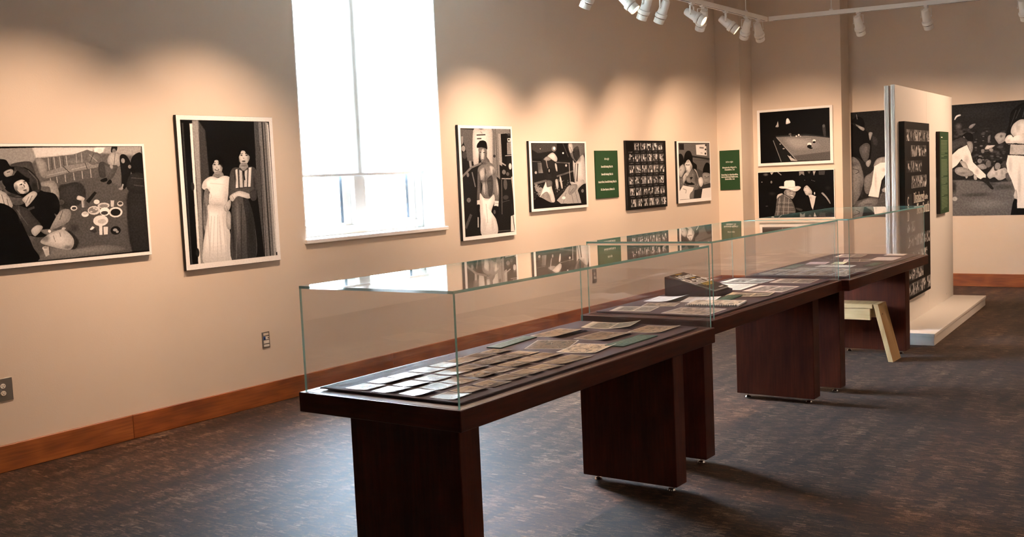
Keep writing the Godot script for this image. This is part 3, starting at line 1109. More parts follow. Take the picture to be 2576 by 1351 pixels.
	lay("clipping", "dark clipping in the middle of the last case", "document", 8.037, 3.222, 0.22, 0.20, 15.0, print_material(page(1, 60, Color(0.80, 0.71, 0.64)), 0.5))
	lay("clipping", "pale clipping near the last case's back glass", "document", 8.451, 3.041, 0.24, 0.21, 5.0, print_material(page(1, 61, Color(0.93, 0.85, 0.77)), 0.5))
	lay("clipping", "pale clipping near the last case's front glass", "document", 8.209, 3.384, 0.28, 0.18, 2.0, print_material(page(0, 62, Color(0.95, 0.87, 0.81)), 0.5))
	lay("clipping", "small pale clipping at the last case's far end", "document", 8.583, 3.359, 0.15, 0.15, 2.0, print_material(page(0, 63, Color(0.96, 0.89, 0.82)), 0.5))


func book_stand() -> void:
	var t := thing("book_stand", "brown wedge stand holding the paperback in the middle case", "stand", Vector3(5.752, TOP, 2.99), deg_to_rad(3.0))
	# wedge: high at -z, low at +z
	var w := 0.125
	var l := 0.165
	var hi := 0.112
	var lo := 0.022
	var st := new_st()
	var a := Vector3(-w, 0, -l)
	var b := Vector3(w, 0, -l)
	var c := Vector3(w, 0, l)
	var d := Vector3(-w, 0, l)
	var a2 := a + Vector3.UP * hi
	var b2 := b + Vector3.UP * hi
	var c2 := c + Vector3.UP * lo
	var d2 := d + Vector3.UP * lo
	var slope := Vector3(0, 2 * l, hi - lo).normalized()
	quad(st, a2, b2, c2, d2, slope)
	quad(st, a, b, b2, a2, Vector3.FORWARD)
	quad(st, d, c, c2, d2, Vector3.BACK)
	quad(st, a, d, d2, a2, Vector3.LEFT)
	quad(st, b, c, c2, b2, Vector3.RIGHT)
	quad(st, a, b, c, d, Vector3.DOWN)
	part("wedge", st.commit(), M.board, t)
	var bk := thing("paperback_book", "dark paperback with big white lettering propped on the wedge stand", "book", t.position + Basis(Vector3.UP, t.rotation.y) * Vector3(0, (hi + lo) * 0.5, 0), t.rotation.y)
	bk.basis = Basis(Vector3.UP, deg_to_rad(3.0)) * Basis(Vector3.RIGHT, atan2(hi - lo, 2 * l))
	spart("pages", Vector3(-0.103, 0.0005, -0.148), Vector3(0.103, 0.012, 0.148), M.paper, bk, 0.001)
	spart("cover", Vector3(-0.106, 0.012, -0.15), Vector3(0.106, 0.0135, 0.15), plain(Color(0.20, 0.15, 0.10), 0.5), bk, 0.0005)
	var rows := [["Atlanta", 0.072, -0.090, M.ink_white], ["Race", 0.135, -0.008, M.ink_white]]
	for r in rows:
		var o := lettering(r[0], r[1], r[3], bk, Vector3(0, 0.0139, r[2]), true, 0.9)
		o.rotation.x = -PI / 2
	for r in [[-0.135, 0.09, 0.0], [-0.052, 0.075, 0.02], [0.040, 0.14, 0.02], [0.056, 0.15, 0.01], [0.072, 0.12, 0.0]]:
		part("cover_line", box(Vector3(r[1], 0.0006, 0.009)), M.ink_yellow, bk, Vector3(r[2], 0.0139, r[0]))
	part("cover_line", box(Vector3(0.06, 0.0006, 0.012)), M.ink_white, bk, Vector3(0.03, 0.0139, 0.132))


func bench() -> void:
	var t := thing("bench", "raw pine bench with splayed legs under the last display table", "bench", Vector3(8.18, 0, 3.10))
	# seat runs along z; splayed leg frame at the +z end and its twin at the other end
	spart("seat_board", Vector3(-0.105, 0.405, -0.62), Vector3(0.105, 0.44, 0.222), M.pine, t, 0.003)
	spart("apron", Vector3(-0.095, 0.315, -0.56), Vector3(-0.065, 0.405, 0.20), M.pine, t, 0.002)
	spart("apron", Vector3(0.065, 0.315, -0.56), Vector3(0.095, 0.405, 0.20), M.pine, t, 0.002)
	for s in [-1.0, 1.0]:
		var st := new_st()
		# a board leaning outwards by foot - head
		var head := 0.225 if s > 0 else -0.585
		var foot := 0.335 if s > 0 else -0.695
		var th := 0.036
		var lo := Vector3(-0.105, 0.0, foot)
		var up := Vector3(0, 0.44, head - foot)
		var wd := Vector3(0.21, 0, 0)
		var dp := Vector3(0, 0, th * s)
		var p := [lo, lo + wd, lo + wd + dp, lo + dp]
		var q := []
		for v in p:
			q.append(v + up)
		quad(st, p[0], p[1], q[1], q[0], Vector3(0, 0, -s))
		quad(st, p[3], p[2], q[2], q[3], Vector3(0, 0, s))
		quad(st, p[0], p[3], q[3], q[0], Vector3.LEFT)
		quad(st, p[1], p[2], q[2], q[1], Vector3.RIGHT)
		quad(st, p[0], p[1], p[2], p[3], Vector3.DOWN)
		quad(st, q[0], q[1], q[2], q[3], Vector3.UP)
		part("leg", st.commit(), M.pine_up, t)
		part("screw_hole", lathe([[0.0, 0.001], [0.006, 0.0008], [0.006, -0.002], [0.0, -0.002]], 10), M.hole, t, Vector3(-0.05, 0.36, lerpf(foot, head, 0.36 / 0.44) + th * s)).rotation.x = PI / 2 * s


func outlets() -> void:
	# double-gang power plate
	var t := thing("power_outlet", "wide steel outlet plate low on the wall under the living room print", "outlet", Vector3(3.032, 0.464, 0))
	spart("plate", Vector3(-0.057, -0.065, 0), Vector3(0.057, 0.065, 0.006), M.steel, t, 0.002)
	for x in [0.0]:
		for y in [0.0205, -0.0205]:
			receptacle(t, Vector3(x, y, 0.006))
	part("screw", lathe([[0.0, 0.0015], [0.003, 0.001], [0.003, 0.0], [0.0, 0.0]], 10), M.steel, t, Vector3(0, 0, 0.006)).rotation.x = PI / 2
	# data plate
	var d := thing("data_plate", "small steel wall plate with a blue jack below the two women print", "wall plate", Vector3(4.95, 0.458, 0))
	spart("plate", Vector3(-0.035, -0.0575, 0), Vector3(0.035, 0.0575, 0.006), M.steel, d, 0.002)
	spart("blank_insert", Vector3(-0.024, 0.033, 0.006), Vector3(0.026, 0.050, 0.008), M.plastic, d, 0.001)
	spart("jack_insert", Vector3(-0.006, 0.004, 0.006), Vector3(0.026, 0.025, 0.009), M.plastic, d, 0.001)
	spart("blue_jack", Vector3(-0.024, 0.002, 0.006), Vector3(-0.006, 0.025, 0.009), M.jack_blue, d, 0.001)
	spart("jack_hole", Vector3(-0.019, 0.006, 0.0085), Vector3(-0.010, 0.016, 0.0095), M.hole, d)
	spart("jack_hole", Vector3(0.014, 0.010, 0.0085), Vector3(0.021, 0.018, 0.0095), M.hole, d)
	spart("blank_insert", Vector3(-0.024, -0.024, 0.006), Vector3(0.026, -0.002, 0.009), M.plastic, d, 0.001)
	spart("blank_insert", Vector3(-0.024, -0.048, 0.006), Vector3(0.026, -0.032, 0.008), M.plastic, d, 0.001)
	# outlet seen through the glass
	var o := thing("power_outlet", "grey single outlet plate low on the wall below a green caption panel", "outlet", Vector3(9.455, 0.46, 0))
	spart("plate", Vector3(-0.042, -0.072, 0), Vector3(0.042, 0.072, 0.006), M.steel, o, 0.002)
	for y in [0.0235, -0.0205]:
		receptacle(o, Vector3(0.0, y, 0.006))


func receptacle(parent: Node, at: Vector3) -> void:
	var r := part("receptacle", lathe([[0.0, 0.003], [0.015, 0.003], [0.0165, 0.0], [0.0, 0.0]], 20), M.plastic, parent, at)
	r.rotation.x = PI / 2
	r.scale = Vector3(1.0, 1.0, 0.86)
	for h in [[-0.0065, -0.004, 0.002, 0.007], [0.0065, -0.004, 0.002, 0.006], [0.0, 0.007, 0.005, 0.005]]:
		part("slot", box(Vector3(h[2], 0.0012, h[3])), M.hole, r, Vector3(h[0], 0.003, h[1]))


# ================================================================== track lights
func track_lights() -> void:
	var zr := 1.262
	var corner := Vector3(11.235, RAIL_Y, 1.25)
	var a := Vector3(1.2, RAIL_Y, zr)
	rail("light_track", "long white lighting track hung parallel to the window wall", a, corner)
	rail("light_track", "white lighting track hung across the room before the far wall", corner + Vector3(0.012, 0, 0.03), Vector3(12.15, RAIL_Y, 5.6))
	rail("light_track", "white lighting track hung along the right side of the room", Vector3(1.2, RAIL_Y, 6.6), Vector3(11.2, RAIL_Y, 6.6))
	var g1 := "spotlights on the track along the window wall"
	var l1 := "white cylinder spotlight on the window wall track, %s from the track corner"
	var n1 := 12
	# [x on the track, target, energy, half angle]
	for s in [
		[3.35, dir_to(3.35, 0.0, -0.56), 3.2, 44.0],
		[4.52, dir_to(4.52, 0.0, -0.56), 3.7, 45.0],
		[5.20, Vector3(4.0, 0.8, 3.25), 9.5, 24.0],
		[6.40, Vector3(5.9, 0.8, 3.15), 10.0, 24.0],
		[7.50, dir_to(7.50, 0.05, -0.58), 5.0, 45.0],
		[8.05, dir_to(8.05, 0.22, 0.92), 6.5, 24.0],
		[8.45, dir_to(8.45, 0.15, -0.55), 1.0, 40.0],
		[8.78, dir_to(8.78, 0.15, -0.58), 3.6, 44.0],
		[9.36, dir_to(9.36, 0.18, 1.50), 3.6, 30.0],
		[9.60, dir_to(9.60, 0.55, -0.60), 3.8, 43.0],
		[10.14, dir_to(10.14, 0.40, 1.10), 3.0, 30.0],
		[10.66, dir_to(10.66, 0.70, -0.60), 3.8, 43.0],
		[10.98, dir_to(10.98, 0.90, -0.14), 4.4, 43.0],
	]:
		spotlight(Vector3(s[0], RAIL_Y, zr), s[1], s[2], s[3], l1 % ORDINAL[n1], g1)
		n1 -= 1
	var g2 := "spotlights on the track before the far wall"
	var l2 := "white cylinder spotlight on the track before the far wall, %s from the track corner"
	var n2 := 0
	for s in [
		[2.20, Vector3(12.75, 1.3, 2.24), 3.0, 44.0],
		[2.86, Vector3(12.75, 1.3, 2.95), 1.9, 44.0],
		[3.75, Vector3(12.85, 1.3, 3.9), 1.9, 44.0],
		[4.75, Vector3(10.6, 1.4, 3.1), 4.0, 38.0],
		[5.30, Vector3(9.6, 1.1, 3.2), 5.6, 38.0],
	]:
		var f: float = (s[0] - 1.28) / (5.6 - 1.28)
		spotlight(Vector3(lerpf(11.247, 12.15, f), RAIL_Y, s[0]), s[1], s[2], s[3], l2 % ORDINAL[n2], g2)
		n2 += 1
	var g3 := "spotlights on the track along the right side"
	var l3 := "white cylinder spotlight on the track opposite the window, %s from the back wall"
	var n3 := 0
	for x in [1.8, 3.4, 5.0, 6.6, 8.2, 9.8]:
		spotlight(Vector3(x, RAIL_Y, 6.6), Vector3(x, 1.5, Z_RIGHT), 3.8, 38.0, l3 % ORDINAL[n3], g3)
		n3 += 1


# a point below the long track: dx along it, dz across it, for one metre of fall
func dir_to(x: float, dx: float, dz: float) -> Vector3:
	return Vector3(x + dx, RAIL_Y - 0.135 - 1.0, 1.262 + dz)


func rail(called: String, label: String, a: Vector3, b: Vector3) -> void:
	var d := b - a
	var turn := atan2(-d.z, d.x)
	var t := thing(called, label, "light track", a, turn)
	var n := d.length()
	spart("channel", Vector3(0, -0.024, -0.021), Vector3(n, 0.024, 0.021), M.lamp_white, t, 0.002)
	# dark conductor slot along the underside
	spart("slot", Vector3(0.05, -0.0250, 0.008), Vector3(n - 0.05, -0.0238, 0.016), M.slot, t)
	var k := 0.55
	while k < n:
		var r := rod(0.005, Vector3(n - k, 0.024, 0), Vector3(n - k, CEIL - RAIL_Y, 0))
		var o := part("hanger_rod", r[0], M.lamp_white, t, r[1])
		spart("clip", Vector3(-0.02, 0.0, -0.015), Vector3(0.02, 0.016, 0.015), M.lamp_white, o, 0.002)
		k += 1.6


func spotlight(at: Vector3, target: Vector3, energy: float, half: float, label: String, group: String) -> void:
	var t := thing("track_spotlight", label, "spotlight", at, 0.0, group)
	# adapter under the rail, then a yoke that carries the head
	var pivot := Vector3(0, -0.135, 0)
	var aim := (target - at - pivot).normalized()
	var side := aim.cross(Vector3.UP).normalized()
	spart("adapter", Vector3(-0.034, -0.042, -0.017), Vector3(0.034, -0.024, 0.017), M.lamp_white, t, 0.003)
	var yk := part("yoke", yoke_mesh(), M.lamp_white, t, Vector3(0, -0.042, 0))
	yk.basis = Basis(side, Vector3.UP, side.cross(Vector3.UP))
	var head := part("housing", housing_mesh(), M.lamp_white, t, pivot)
	head.basis = Basis(side, -aim, side.cross(-aim))
	part("chrome_ring", ring_mesh(), M.chrome, head)
	part("snoot", snoot_mesh(), M.lamp_white, head)
	part("lens", lens_mesh(), M.bulb, head)
	for s in [-1.0, 1.0]:
		part("pivot_knob", knob_mesh(), M.lamp_white, head, Vector3(s * 0.049, 0, 0)).rotation.z = -s * PI / 2
	var l := SpotLight3D.new()
	l.name = "beam"
	l.light_color = Color(1.0, 0.825, 0.685)
	l.light_energy = energy * 0.82
	l.light_size = 0.022
	l.spot_angle = half
	l.spot_angle_attenuation = 1.0
	l.spot_range = 30.0
	l.spot_attenuation = 2.0
	l.shadow_enabled = true
	t.add_child(l)
	l.position = pivot + aim * 0.118
	l.basis = Basis.looking_at(aim, Vector3.UP if absf(aim.y) < 0.98 else Vector3.RIGHT)


var cache := {}


func yoke_mesh() -> Mesh:
	if not cache.has("yoke"):
		var st := new_st()
		add_box(st, Vector3(0, -0.006, 0), Vector3(0.030, 0.012, 0.022), 0.002)
		add_box(st, Vector3(0, -0.013, 0), Vector3(0.104, 0.004, 0.016), 0.001)
		for s in [-1.0, 1.0]:
			add_box(st, Vector3(s * 0.0515, -0.057, 0), Vector3(0.003, 0.090, 0.016), 0.001)
		cache.yoke = st.commit()
	return cache.yoke


func housing_mesh() -> Mesh:
	if not cache.has("housing"):
		cache.housing = lathe([[0.0, 0.078], [0.026, 0.077], [0.034, 0.070], [0.038, 0.050], [0.042, 0.0], [0.045, -0.038], [0.047, -0.050], [0.054, -0.053], [0.056, -0.057], [0.056, -0.082], [0.052, -0.088], [0.049, -0.089], [0.043, -0.089], [0.043, -0.07], [0.0, -0.07]], 32)
	return cache.housing


func ring_mesh() -> Mesh:
	if not cache.has("ring"):
		cache.ring = lathe([[0.044, -0.088], [0.0495, -0.089], [0.0505, -0.092], [0.0495, -0.095], [0.044, -0.096]], 32)
	return cache.ring


func snoot_mesh() -> Mesh:
	if not cache.has("snoot"):
		cache.snoot = lathe([[0.046, -0.095], [0.049, -0.097], [0.049, -0.140], [0.0485, -0.1415], [0.0465, -0.1415], [0.046, -0.140], [0.046, -0.095]], 32)
	return cache.snoot


func lens_mesh() -> Mesh:
	if not cache.has("lens"):
		cache.lens = lathe([[0.0425, -0.100], [0.030, -0.106], [0.0, -0.108]], 28)
	return cache.lens


func knob_mesh() -> Mesh:
	if not cache.has("knob"):
		cache.knob = lathe([[0.0, 0.010], [0.007, 0.009], [0.008, 0.004], [0.008, 0.0], [0.0, 0.0]], 14)
	return cache.knob


# ================================================================== what the prints show: shapes in thousandths of each print
# [0 polygon | 1 rounded polygon, grey, x, y ...], [2 line, grey, width, height, x, y ...], [3 ellipse, grey, x, y, rx, ry], [4 soften, amount], [5 speckle, -, x0, y0, x1, y1, count, size, from, to], [7 soft spot, grey, share, x, y, rx, ry]
const ART := {
	"living_room": [
		[0,92,70,-13,1033,-17,1033,1036,9,1020],
		[0,150,68,20,313,20,310,120,284,158,163,168,61,133],
		[0,215,291,25,669,31,653,75,540,92,360,116,307,119],
		[0,160,676,25,980,11,975,105,902,105,846,95,714,84],
		[4,8],
		[0,240,668,31,737,32,720,75,659,75],
		[0,78,429,337,682,284,815,372,955,445,984,962,622,964,268,954,246,795,423,548],
		[1,118,355,842,493,894,695,881,819,933,555,965,361,962,268,954],
		[1,40,861,449,986,418,991,973,867,967],
		[1,52,434,355,565,334,584,470,474,552,426,495],
		[1,45,464,729,523,825,493,894,456,853],
		[4,12],
		[1,70,163,168,266,145,288,192,300,296,273,338,189,232],
		[0,100,304,119,366,116,533,92,621,52,713,93,710,157,601,164,366,220,337,298],
		[0,130,359,233,469,188,622,160,688,175,687,202,498,242,356,292],
		[1,150,304,124,335,120,364,159,366,229,350,281,327,263,310,184],
		[0,85,350,290,505,247,687,202,682,284,461,340,361,316],
		[2,165,6,9,379,118,380,221],
		[2,165,6,8,413,112,416,209],
		[2,165,6,8,448,108,451,201],
		[2,165,6,8,487,102,490,190],
		[2,60,4,5,398,115,399,217],
		[2,60,4,5,468,104,471,193],
		[2,150,6,8,550,87,550,165],
		[2,150,6,8,583,74,583,162],
		[2,160,6,8,381,286,385,326],
		[2,160,6,8,420,276,423,328],
		[2,160,6,8,472,259,473,321],
		[2,160,6,8,524,245,527,310],
		[2,160,6,8,578,231,579,300],
		[2,160,6,8,632,217,633,290],
		[2,170,4,5,364,264,499,224],
		[2,170,4,5,513,220,613,191],
		[2,45,4,5,502,244,463,190],
		[2,45,4,5,613,218,602,161],
		[1,112,611,115,647,75,709,107,700,148,654,183,612,146],
		[2,165,4,5,632,93,682,157],
		[2,55,4,5,660,84,635,156],
		[1,60,688,175,730,167,737,277,689,286],
		[3,225,701,66,17,20],
		[1,30,775,48,787,21,815,21,816,48,797,85,776,76],
		[3,120,795,65,13,22],
		[1,168,769,85,797,76,846,95,834,178,797,205,756,186,746,140],
		[2,80,3,5,801,80,787,186],
		[1,80,723,167,763,186,811,196,778,287,748,323,728,313,726,231],
		[1,160,759,190,777,186,779,214,765,218],
		[1,15,690,316,729,295,734,323,706,331],
		[1,15,730,345,752,312,765,333,747,353],
		[1,20,830,113,873,104,903,208,866,365,828,401,831,280],
		[3,140,849,150,13,23],
		[1,16,916,114,976,82,987,210,978,304,913,283,896,207],
		[3,120,891,204,11,17],
		[1,38,892,273,983,276,981,442,863,403],
		[2,75,4,6,894,301,977,314],
		[2,75,4,6,909,367,977,380],
		[3,140,821,396,16,11],
		[2,160,10,13,838,355,828,392],
		[0,25,588,490,647,410,661,424,608,509],
		[1,205,532,471,544,440,581,462,571,485],
		[0,175,560,482,581,483,581,543,560,542],
		[0,110,573,483,581,483,581,543,573,543],
		[3,222,510,544,21,21],
		[3,55,511,546,14,12],
		[3,228,577,602,23,23],
		[3,190,578,594,17,11],
		[3,222,656,501,19,20],
		[3,205,635,573,41,38],
		[3,125,631,571,30,25],
		[3,200,649,565,9,9],
		[3,200,617,582,8,7],
		[3,200,636,555,7,6],
		[3,200,699,536,39,26],
		[3,130,699,539,27,16],
		[3,240,704,589,33,37],
		[3,60,701,600,23,16],
		[3,220,774,599,46,46],
		[3,28,774,600,33,31],
		[3,222,673,665,49,47],
		[3,185,680,672,27,20],
		[3,195,809,528,21,23],
		[3,60,809,524,14,12],
		[0,195,747,493,770,495,765,551,744,550],
		[0,232,598,733,617,708,630,718,611,746],
		[0,50,593,746,636,728,642,760,627,769],
		[0,220,687,719,717,722,711,789,686,788],
		[0,225,660,693,681,705,677,789,657,787],
		[3,18,765,759,34,37],
		[3,150,762,754,15,13],
		[3,150,775,771,10,11],
		[1,150,326,319,399,309,426,389,424,473,400,511,383,370,328,350],
		[3,90,433,489,22,23],
		[1,10,91,406,130,340,221,191,307,279,323,384,405,423,423,548,363,711,322,768,220,731,142,528],
		[1,12,60,145,131,128,157,181,180,190,164,257,115,289,52,295],
		[1,178,119,229,158,204,173,223,158,264,128,264],
		[2,50,4,5,136,232,155,225],
		[1,52,180,181,239,200,307,279,324,367,297,404,271,381,290,305,246,277,201,224],
		[2,95,5,7,256,217,303,296,308,375],
		[1,88,91,305,133,383,207,429,222,482,162,495,119,416],
		[2,35,3,5,126,408,177,436,216,434],
		[1,200,47,366,115,390,146,460,150,515,85,515,39,512],
		[2,90,3,5,97,406,109,491],
		[2,90,3,5,124,442,131,510],
		[1,9,109,289,170,257,234,275,259,312,196,309,167,359,148,377,118,340],
		[1,232,171,321,215,291,244,318,254,372,239,401,203,405,175,376],
		[1,90,171,334,181,377,203,405,185,398],
		[2,25,4,6,201,335,216,326],
		[2,25,4,6,223,310,237,308],
		[2,60,4,5,224,332,229,355],
		[2,60,3,4,219,379,241,370],
		[1,205,211,447,270,390,298,409,279,451,233,513,222,482],
		[2,90,3,4,249,432,228,482],
		[2,90,3,4,268,424,246,483],
		[1,58,149,511,226,521,265,588,314,697,249,745,220,731],
		[2,100,4,6,172,530,230,663],
		[1,190,245,708,281,668,315,689,267,758],
		[1,120,300,713,357,708,418,743,410,761,335,754],
		[3,240,352,725,9,13],
		[1,105,389,581,437,638,454,702,438,720,416,663],
		[1,150,422,566,474,550,490,589,468,658,375,712,357,701],
		[2,80,4,5,441,563,418,636],
		[1,190,433,700,452,710,431,735,419,729],
		[1,205,293,810,341,752,432,719,493,804,467,892,354,852],
		[2,120,4,6,372,764,382,818],
		[2,120,4,6,412,742,416,778],
		[3,20,309,609,4,5],
		[0,60,238,526,275,511,277,529,240,548],
		[0,190,301,855,339,850,342,919,318,934],
		[3,240,320,861,19,16],
		[2,80,5,7,342,858,343,920],
		[1,6,39,512,150,521,220,731,249,847,268,963,11,979],
		[7,120,45,211,361,30,34],
		[7,60,60,182,360,15,42],
		[7,60,60,239,397,18,15],
		[3,15,212,332,5,4],
		[3,15,231,321,5,4],
		[2,110,3,4,215,357,225,362],
		[3,90,231,381,10,5],
		[7,20,60,161,410,47,34],
		[7,20,60,285,348,24,52],
		[7,20,60,132,298,35,34],
		[7,130,35,625,909,179,55],
		[7,30,45,425,504,58,70],
		[7,30,45,503,715,46,54],
		[7,30,45,327,786,37,44],
		[7,150,40,536,154,92,27],
		[7,35,60,907,773,88,207],
		[7,35,60,893,507,80,75],
		[7,230,40,408,804,51,35],
		[7,60,50,455,871,45,27],
		[7,60,50,323,856,25,26],
		[7,70,40,222,585,36,77],
		[7,150,30,187,574,12,102],
		[2,4,8,12,67,34,415,24,983,19],
		[2,4,10,13,985,19,987,968],
		[2,4,9,13,12,969,373,969,987,964],
	],
	"two_women": [
		[0,10,-7,2,1104,-18,1076,1109,-43,1019],
		[0,150,153,32,215,31,206,474,210,974,137,971,152,473],
		[0,60,215,31,277,96,288,410,217,483,206,772,210,974,172,972,197,474],
		[4,10],
		[0,238,126,53,154,52,141,971,117,971],
		[0,8,32,48,123,47,114,974,26,970],
		[0,50,50,50,67,49,60,970,45,969],
		[3,40,114,460,17,29],
		[3,30,118,891,17,29],
		[0,70,793,31,842,32,817,973,772,975],
		[0,118,842,32,926,32,938,968,823,970,833,543],
		[0,165,923,32,954,37,950,965,924,968],
		[2,35,11,7,883,34,883,969],
		[2,70,7,4,846,195,843,971],
		[2,80,7,4,911,38,915,969],
		[0,12,714,324,767,350,817,973,716,975],
		[2,225,14,9,948,50,958,943],
		[2,10,7,4,974,45,974,957],
		[4,4],
		[1,8,321,286,380,266,437,287,444,337,417,379,407,320,338,303,315,336],
		[1,195,325,315,339,294,378,286,423,297,429,337,407,379,364,388,332,363],
		[1,6,314,323,321,282,377,264,435,278,446,322,430,347,426,314,415,298,378,290,340,298,327,323],
		[1,150,343,374,409,366,431,400,321,404],
		[1,250,227,427,302,398,372,409,438,396,500,411,497,465,466,532,425,596,264,577,279,509,267,494,207,474],
		[2,210,6,4,274,484,295,527,280,551],
		[2,215,5,3,291,443,445,455],
		[1,130,230,487,273,493,256,608,246,708,254,758,230,784,197,739,203,606],
		[1,150,199,714,253,742,236,782,207,760],
		[1,248,262,580,425,598,439,641,456,752,476,872,465,976,185,972,177,854,208,756,243,658],
		[2,205,5,3,281,659,224,965],
		[2,205,5,3,346,654,310,972],
		[2,205,5,3,398,656,407,970],
		[2,215,5,3,313,661,264,943],
		[1,185,439,641,478,643,485,728,460,759,429,734],
		[7,70,60,349,321,21,10],
		[7,70,60,394,320,21,10],
		[7,120,55,417,345,21,38],
		[7,120,55,329,352,13,25],
		[3,15,347,319,9,3],
		[3,15,393,317,9,3],
		[2,25,5,3,335,309,362,306],
		[2,25,5,3,381,306,409,306],
		[7,110,60,369,340,12,7],
		[3,60,369,355,22,6],
		[3,240,369,353,15,3],
		[7,110,70,367,391,58,13],
		[7,190,60,239,459,28,41],
		[7,190,60,449,548,33,51],
		[7,190,60,353,587,91,15],
		[7,195,55,244,774,18,199],
		[7,195,55,359,781,16,201],
		[7,195,55,428,869,21,127],
		[7,60,60,223,607,15,99],
		[1,8,604,229,658,203,718,219,732,259,714,263,677,219,628,239,603,280],
		[1,210,607,258,625,236,664,227,709,238,721,281,687,321,652,333,614,305],
		[1,6,597,271,606,230,659,201,721,217,735,258,724,270,716,239,664,227,624,239,607,271],
		[1,155,620,316,687,316,698,349,641,367,603,348],
		[1,80,511,365,603,344,648,367,713,339,782,359,786,455,769,541,744,573,703,558,676,557,729,714,719,968,464,971,479,702,500,567,469,532],
		[1,52,622,556,676,557,729,714,719,968,633,969,640,710],
		[2,105,7,4,564,586,509,960],
		[2,45,7,4,598,587,565,964],
		[0,225,561,358,583,353,579,481,552,482],
		[0,225,705,346,736,343,711,477,684,477],
		[0,200,602,358,630,367,628,479,596,479],
		[0,205,660,368,690,358,672,476,641,477],
		[2,15,12,8,644,366,654,430],
		[2,25,5,3,555,484,712,479],
		[1,218,482,534,532,513,600,502,707,529,716,544,676,557,570,537,515,569,487,560],
		[2,110,4,3,510,533,527,559],
		[1,198,413,608,474,558,493,575,476,617,439,639],
		[2,110,4,3,443,599,453,633],
		[1,62,701,512,772,498,770,559,732,575,703,558],
		[7,80,55,636,261,20,9],
		[7,80,55,690,262,21,9],
		[7,120,55,712,281,19,39],
		[7,120,55,611,297,13,26],
		[3,15,636,261,11,3],
		[3,15,692,262,11,3],
		[2,30,5,3,621,251,654,249],
		[2,30,5,3,675,250,711,251],
		[7,110,55,658,282,14,7],
		[3,70,656,302,20,5],
		[7,90,60,653,332,48,12],
		[7,140,40,552,706,30,239],
		[7,25,55,683,755,55,225],
		[7,25,55,490,788,24,195],
		[7,30,60,555,415,19,59],
		[7,30,60,756,454,22,69],
	],
	"standing_boxer": [
		[0,22,-41,-30,1188,-48,1080,1085,-79,1015],
		[0,88,42,33,279,38,241,317,138,308,116,194,51,106],
		[1,205,268,46,419,34,611,28,599,338,531,312,507,195,410,129,336,182,339,328,245,335],
		[4,5],
		[2,60,24,11,325,85,487,80],
		[2,60,20,10,329,117,411,114],
		[2,120,10,5,400,54,432,71],
		[0,120,620,28,955,28,960,67,749,75,727,348,728,483,651,448,598,346],
		[2,60,9,4,650,34,635,258],
		[2,60,9,4,682,27,681,448],
		[3,40,637,271,25,13],
		[0,14,768,73,892,67,860,538,727,534],
		[0,150,728,69,777,70,780,365,727,348],
		[0,150,892,148,973,146,974,256,889,257],
		[2,60,7,3,916,148,915,255],
		[2,60,7,3,943,148,944,256],
		[0,215,903,110,970,108,966,144,904,141],
		[3,20,931,123,19,7],
		[2,200,11,5,844,269,973,266],
		[3,60,932,76,26,12],
		[2,165,25,12,726,319,850,358],
		[3,200,934,367,30,29],
		[2,190,18,8,756,475,945,481],
		[3,110,807,417,37,22],
		[3,90,879,435,30,17],
		[2,115,36,18,34,446,199,368,390,331],
		[3,150,79,202,33,26],
		[0,140,47,98,83,96,77,154,49,178],
		[3,60,93,259,41,32],
		[0,140,163,308,208,309,214,358,176,367],
		[2,110,20,10,212,407,260,539],
		[3,120,135,430,23,20],
		[2,80,50,24,52,892,160,775],
		[3,110,130,650,37,21],
		[2,110,11,5,757,484,734,799],
		[3,80,824,528,37,51],
		[3,60,822,648,55,21],
		[2,90,9,4,754,689,893,676],
		[0,165,943,464,989,456,999,681,971,680],
		[0,222,905,823,974,811,970,967,892,963],
		[2,40,11,5,927,712,969,957],
		[2,90,14,7,648,948,885,952],
		[4,3],
		[1,6,321,195,335,160,409,132,486,140,509,178,498,213,386,195],
		[1,118,355,195,489,205,499,262,472,311,407,332,376,302,355,252],
		[1,190,401,220,445,205,452,261,423,311,387,294],
		[2,20,10,5,368,234,396,236],
		[2,20,10,5,430,238,468,238],
		[2,30,10,5,389,304,431,303],
		[1,95,411,323,498,287,543,329,439,365],
		[1,125,322,376,389,345,495,320,598,344,641,397,669,465,621,481,585,615,535,641,429,640,364,600,388,526,319,442],
		[1,178,352,401,437,377,437,486,362,476],
		[1,185,535,358,617,370,634,414,572,431],
		[1,165,388,526,447,494,453,611,403,595],
		[1,70,483,478,580,447,574,598,500,631,487,545],
		[2,60,7,3,446,378,441,611],
		[2,80,7,3,357,492,443,494,551,471],
		[1,95,314,409,355,442,351,575,334,659,280,657,296,540],
		[1,122,621,439,674,482,698,576,677,679,611,677,595,565],
		[1,175,648,482,676,499,690,584,661,617],
		[0,220,276,657,335,655,330,700,275,700],
		[0,222,603,671,681,676,669,725,587,718],
		[2,120,5,3,601,692,675,699],
		[1,14,268,701,330,699,358,750,349,793,293,803,270,754],
		[1,16,580,721,662,728,667,787,616,829,541,809,530,765],
		[3,95,593,772,21,19],
		[3,70,324,748,14,17],
		[1,244,337,596,412,640,534,644,590,613,607,666,542,749,538,792,615,838,627,971,342,972,325,823,325,715],
		[2,195,9,4,442,694,457,863],
		[2,205,7,3,383,943,455,846],
		[2,190,7,3,566,682,593,700],
		[7,60,50,462,478,105,50],
		[7,60,50,610,413,36,50],
		[7,60,50,337,525,27,74],
		[7,190,45,397,435,61,37],
		[7,190,45,556,413,53,33],
		[7,190,45,428,560,35,50],
		[7,40,60,460,411,14,42],
		[7,40,60,375,488,69,8],
		[7,40,60,531,492,71,8],
		[7,70,50,475,261,35,50],
		[7,70,50,364,277,21,41],
		[7,60,55,441,336,70,17],
		[7,190,50,391,860,52,108],
		[7,190,50,547,884,35,93],
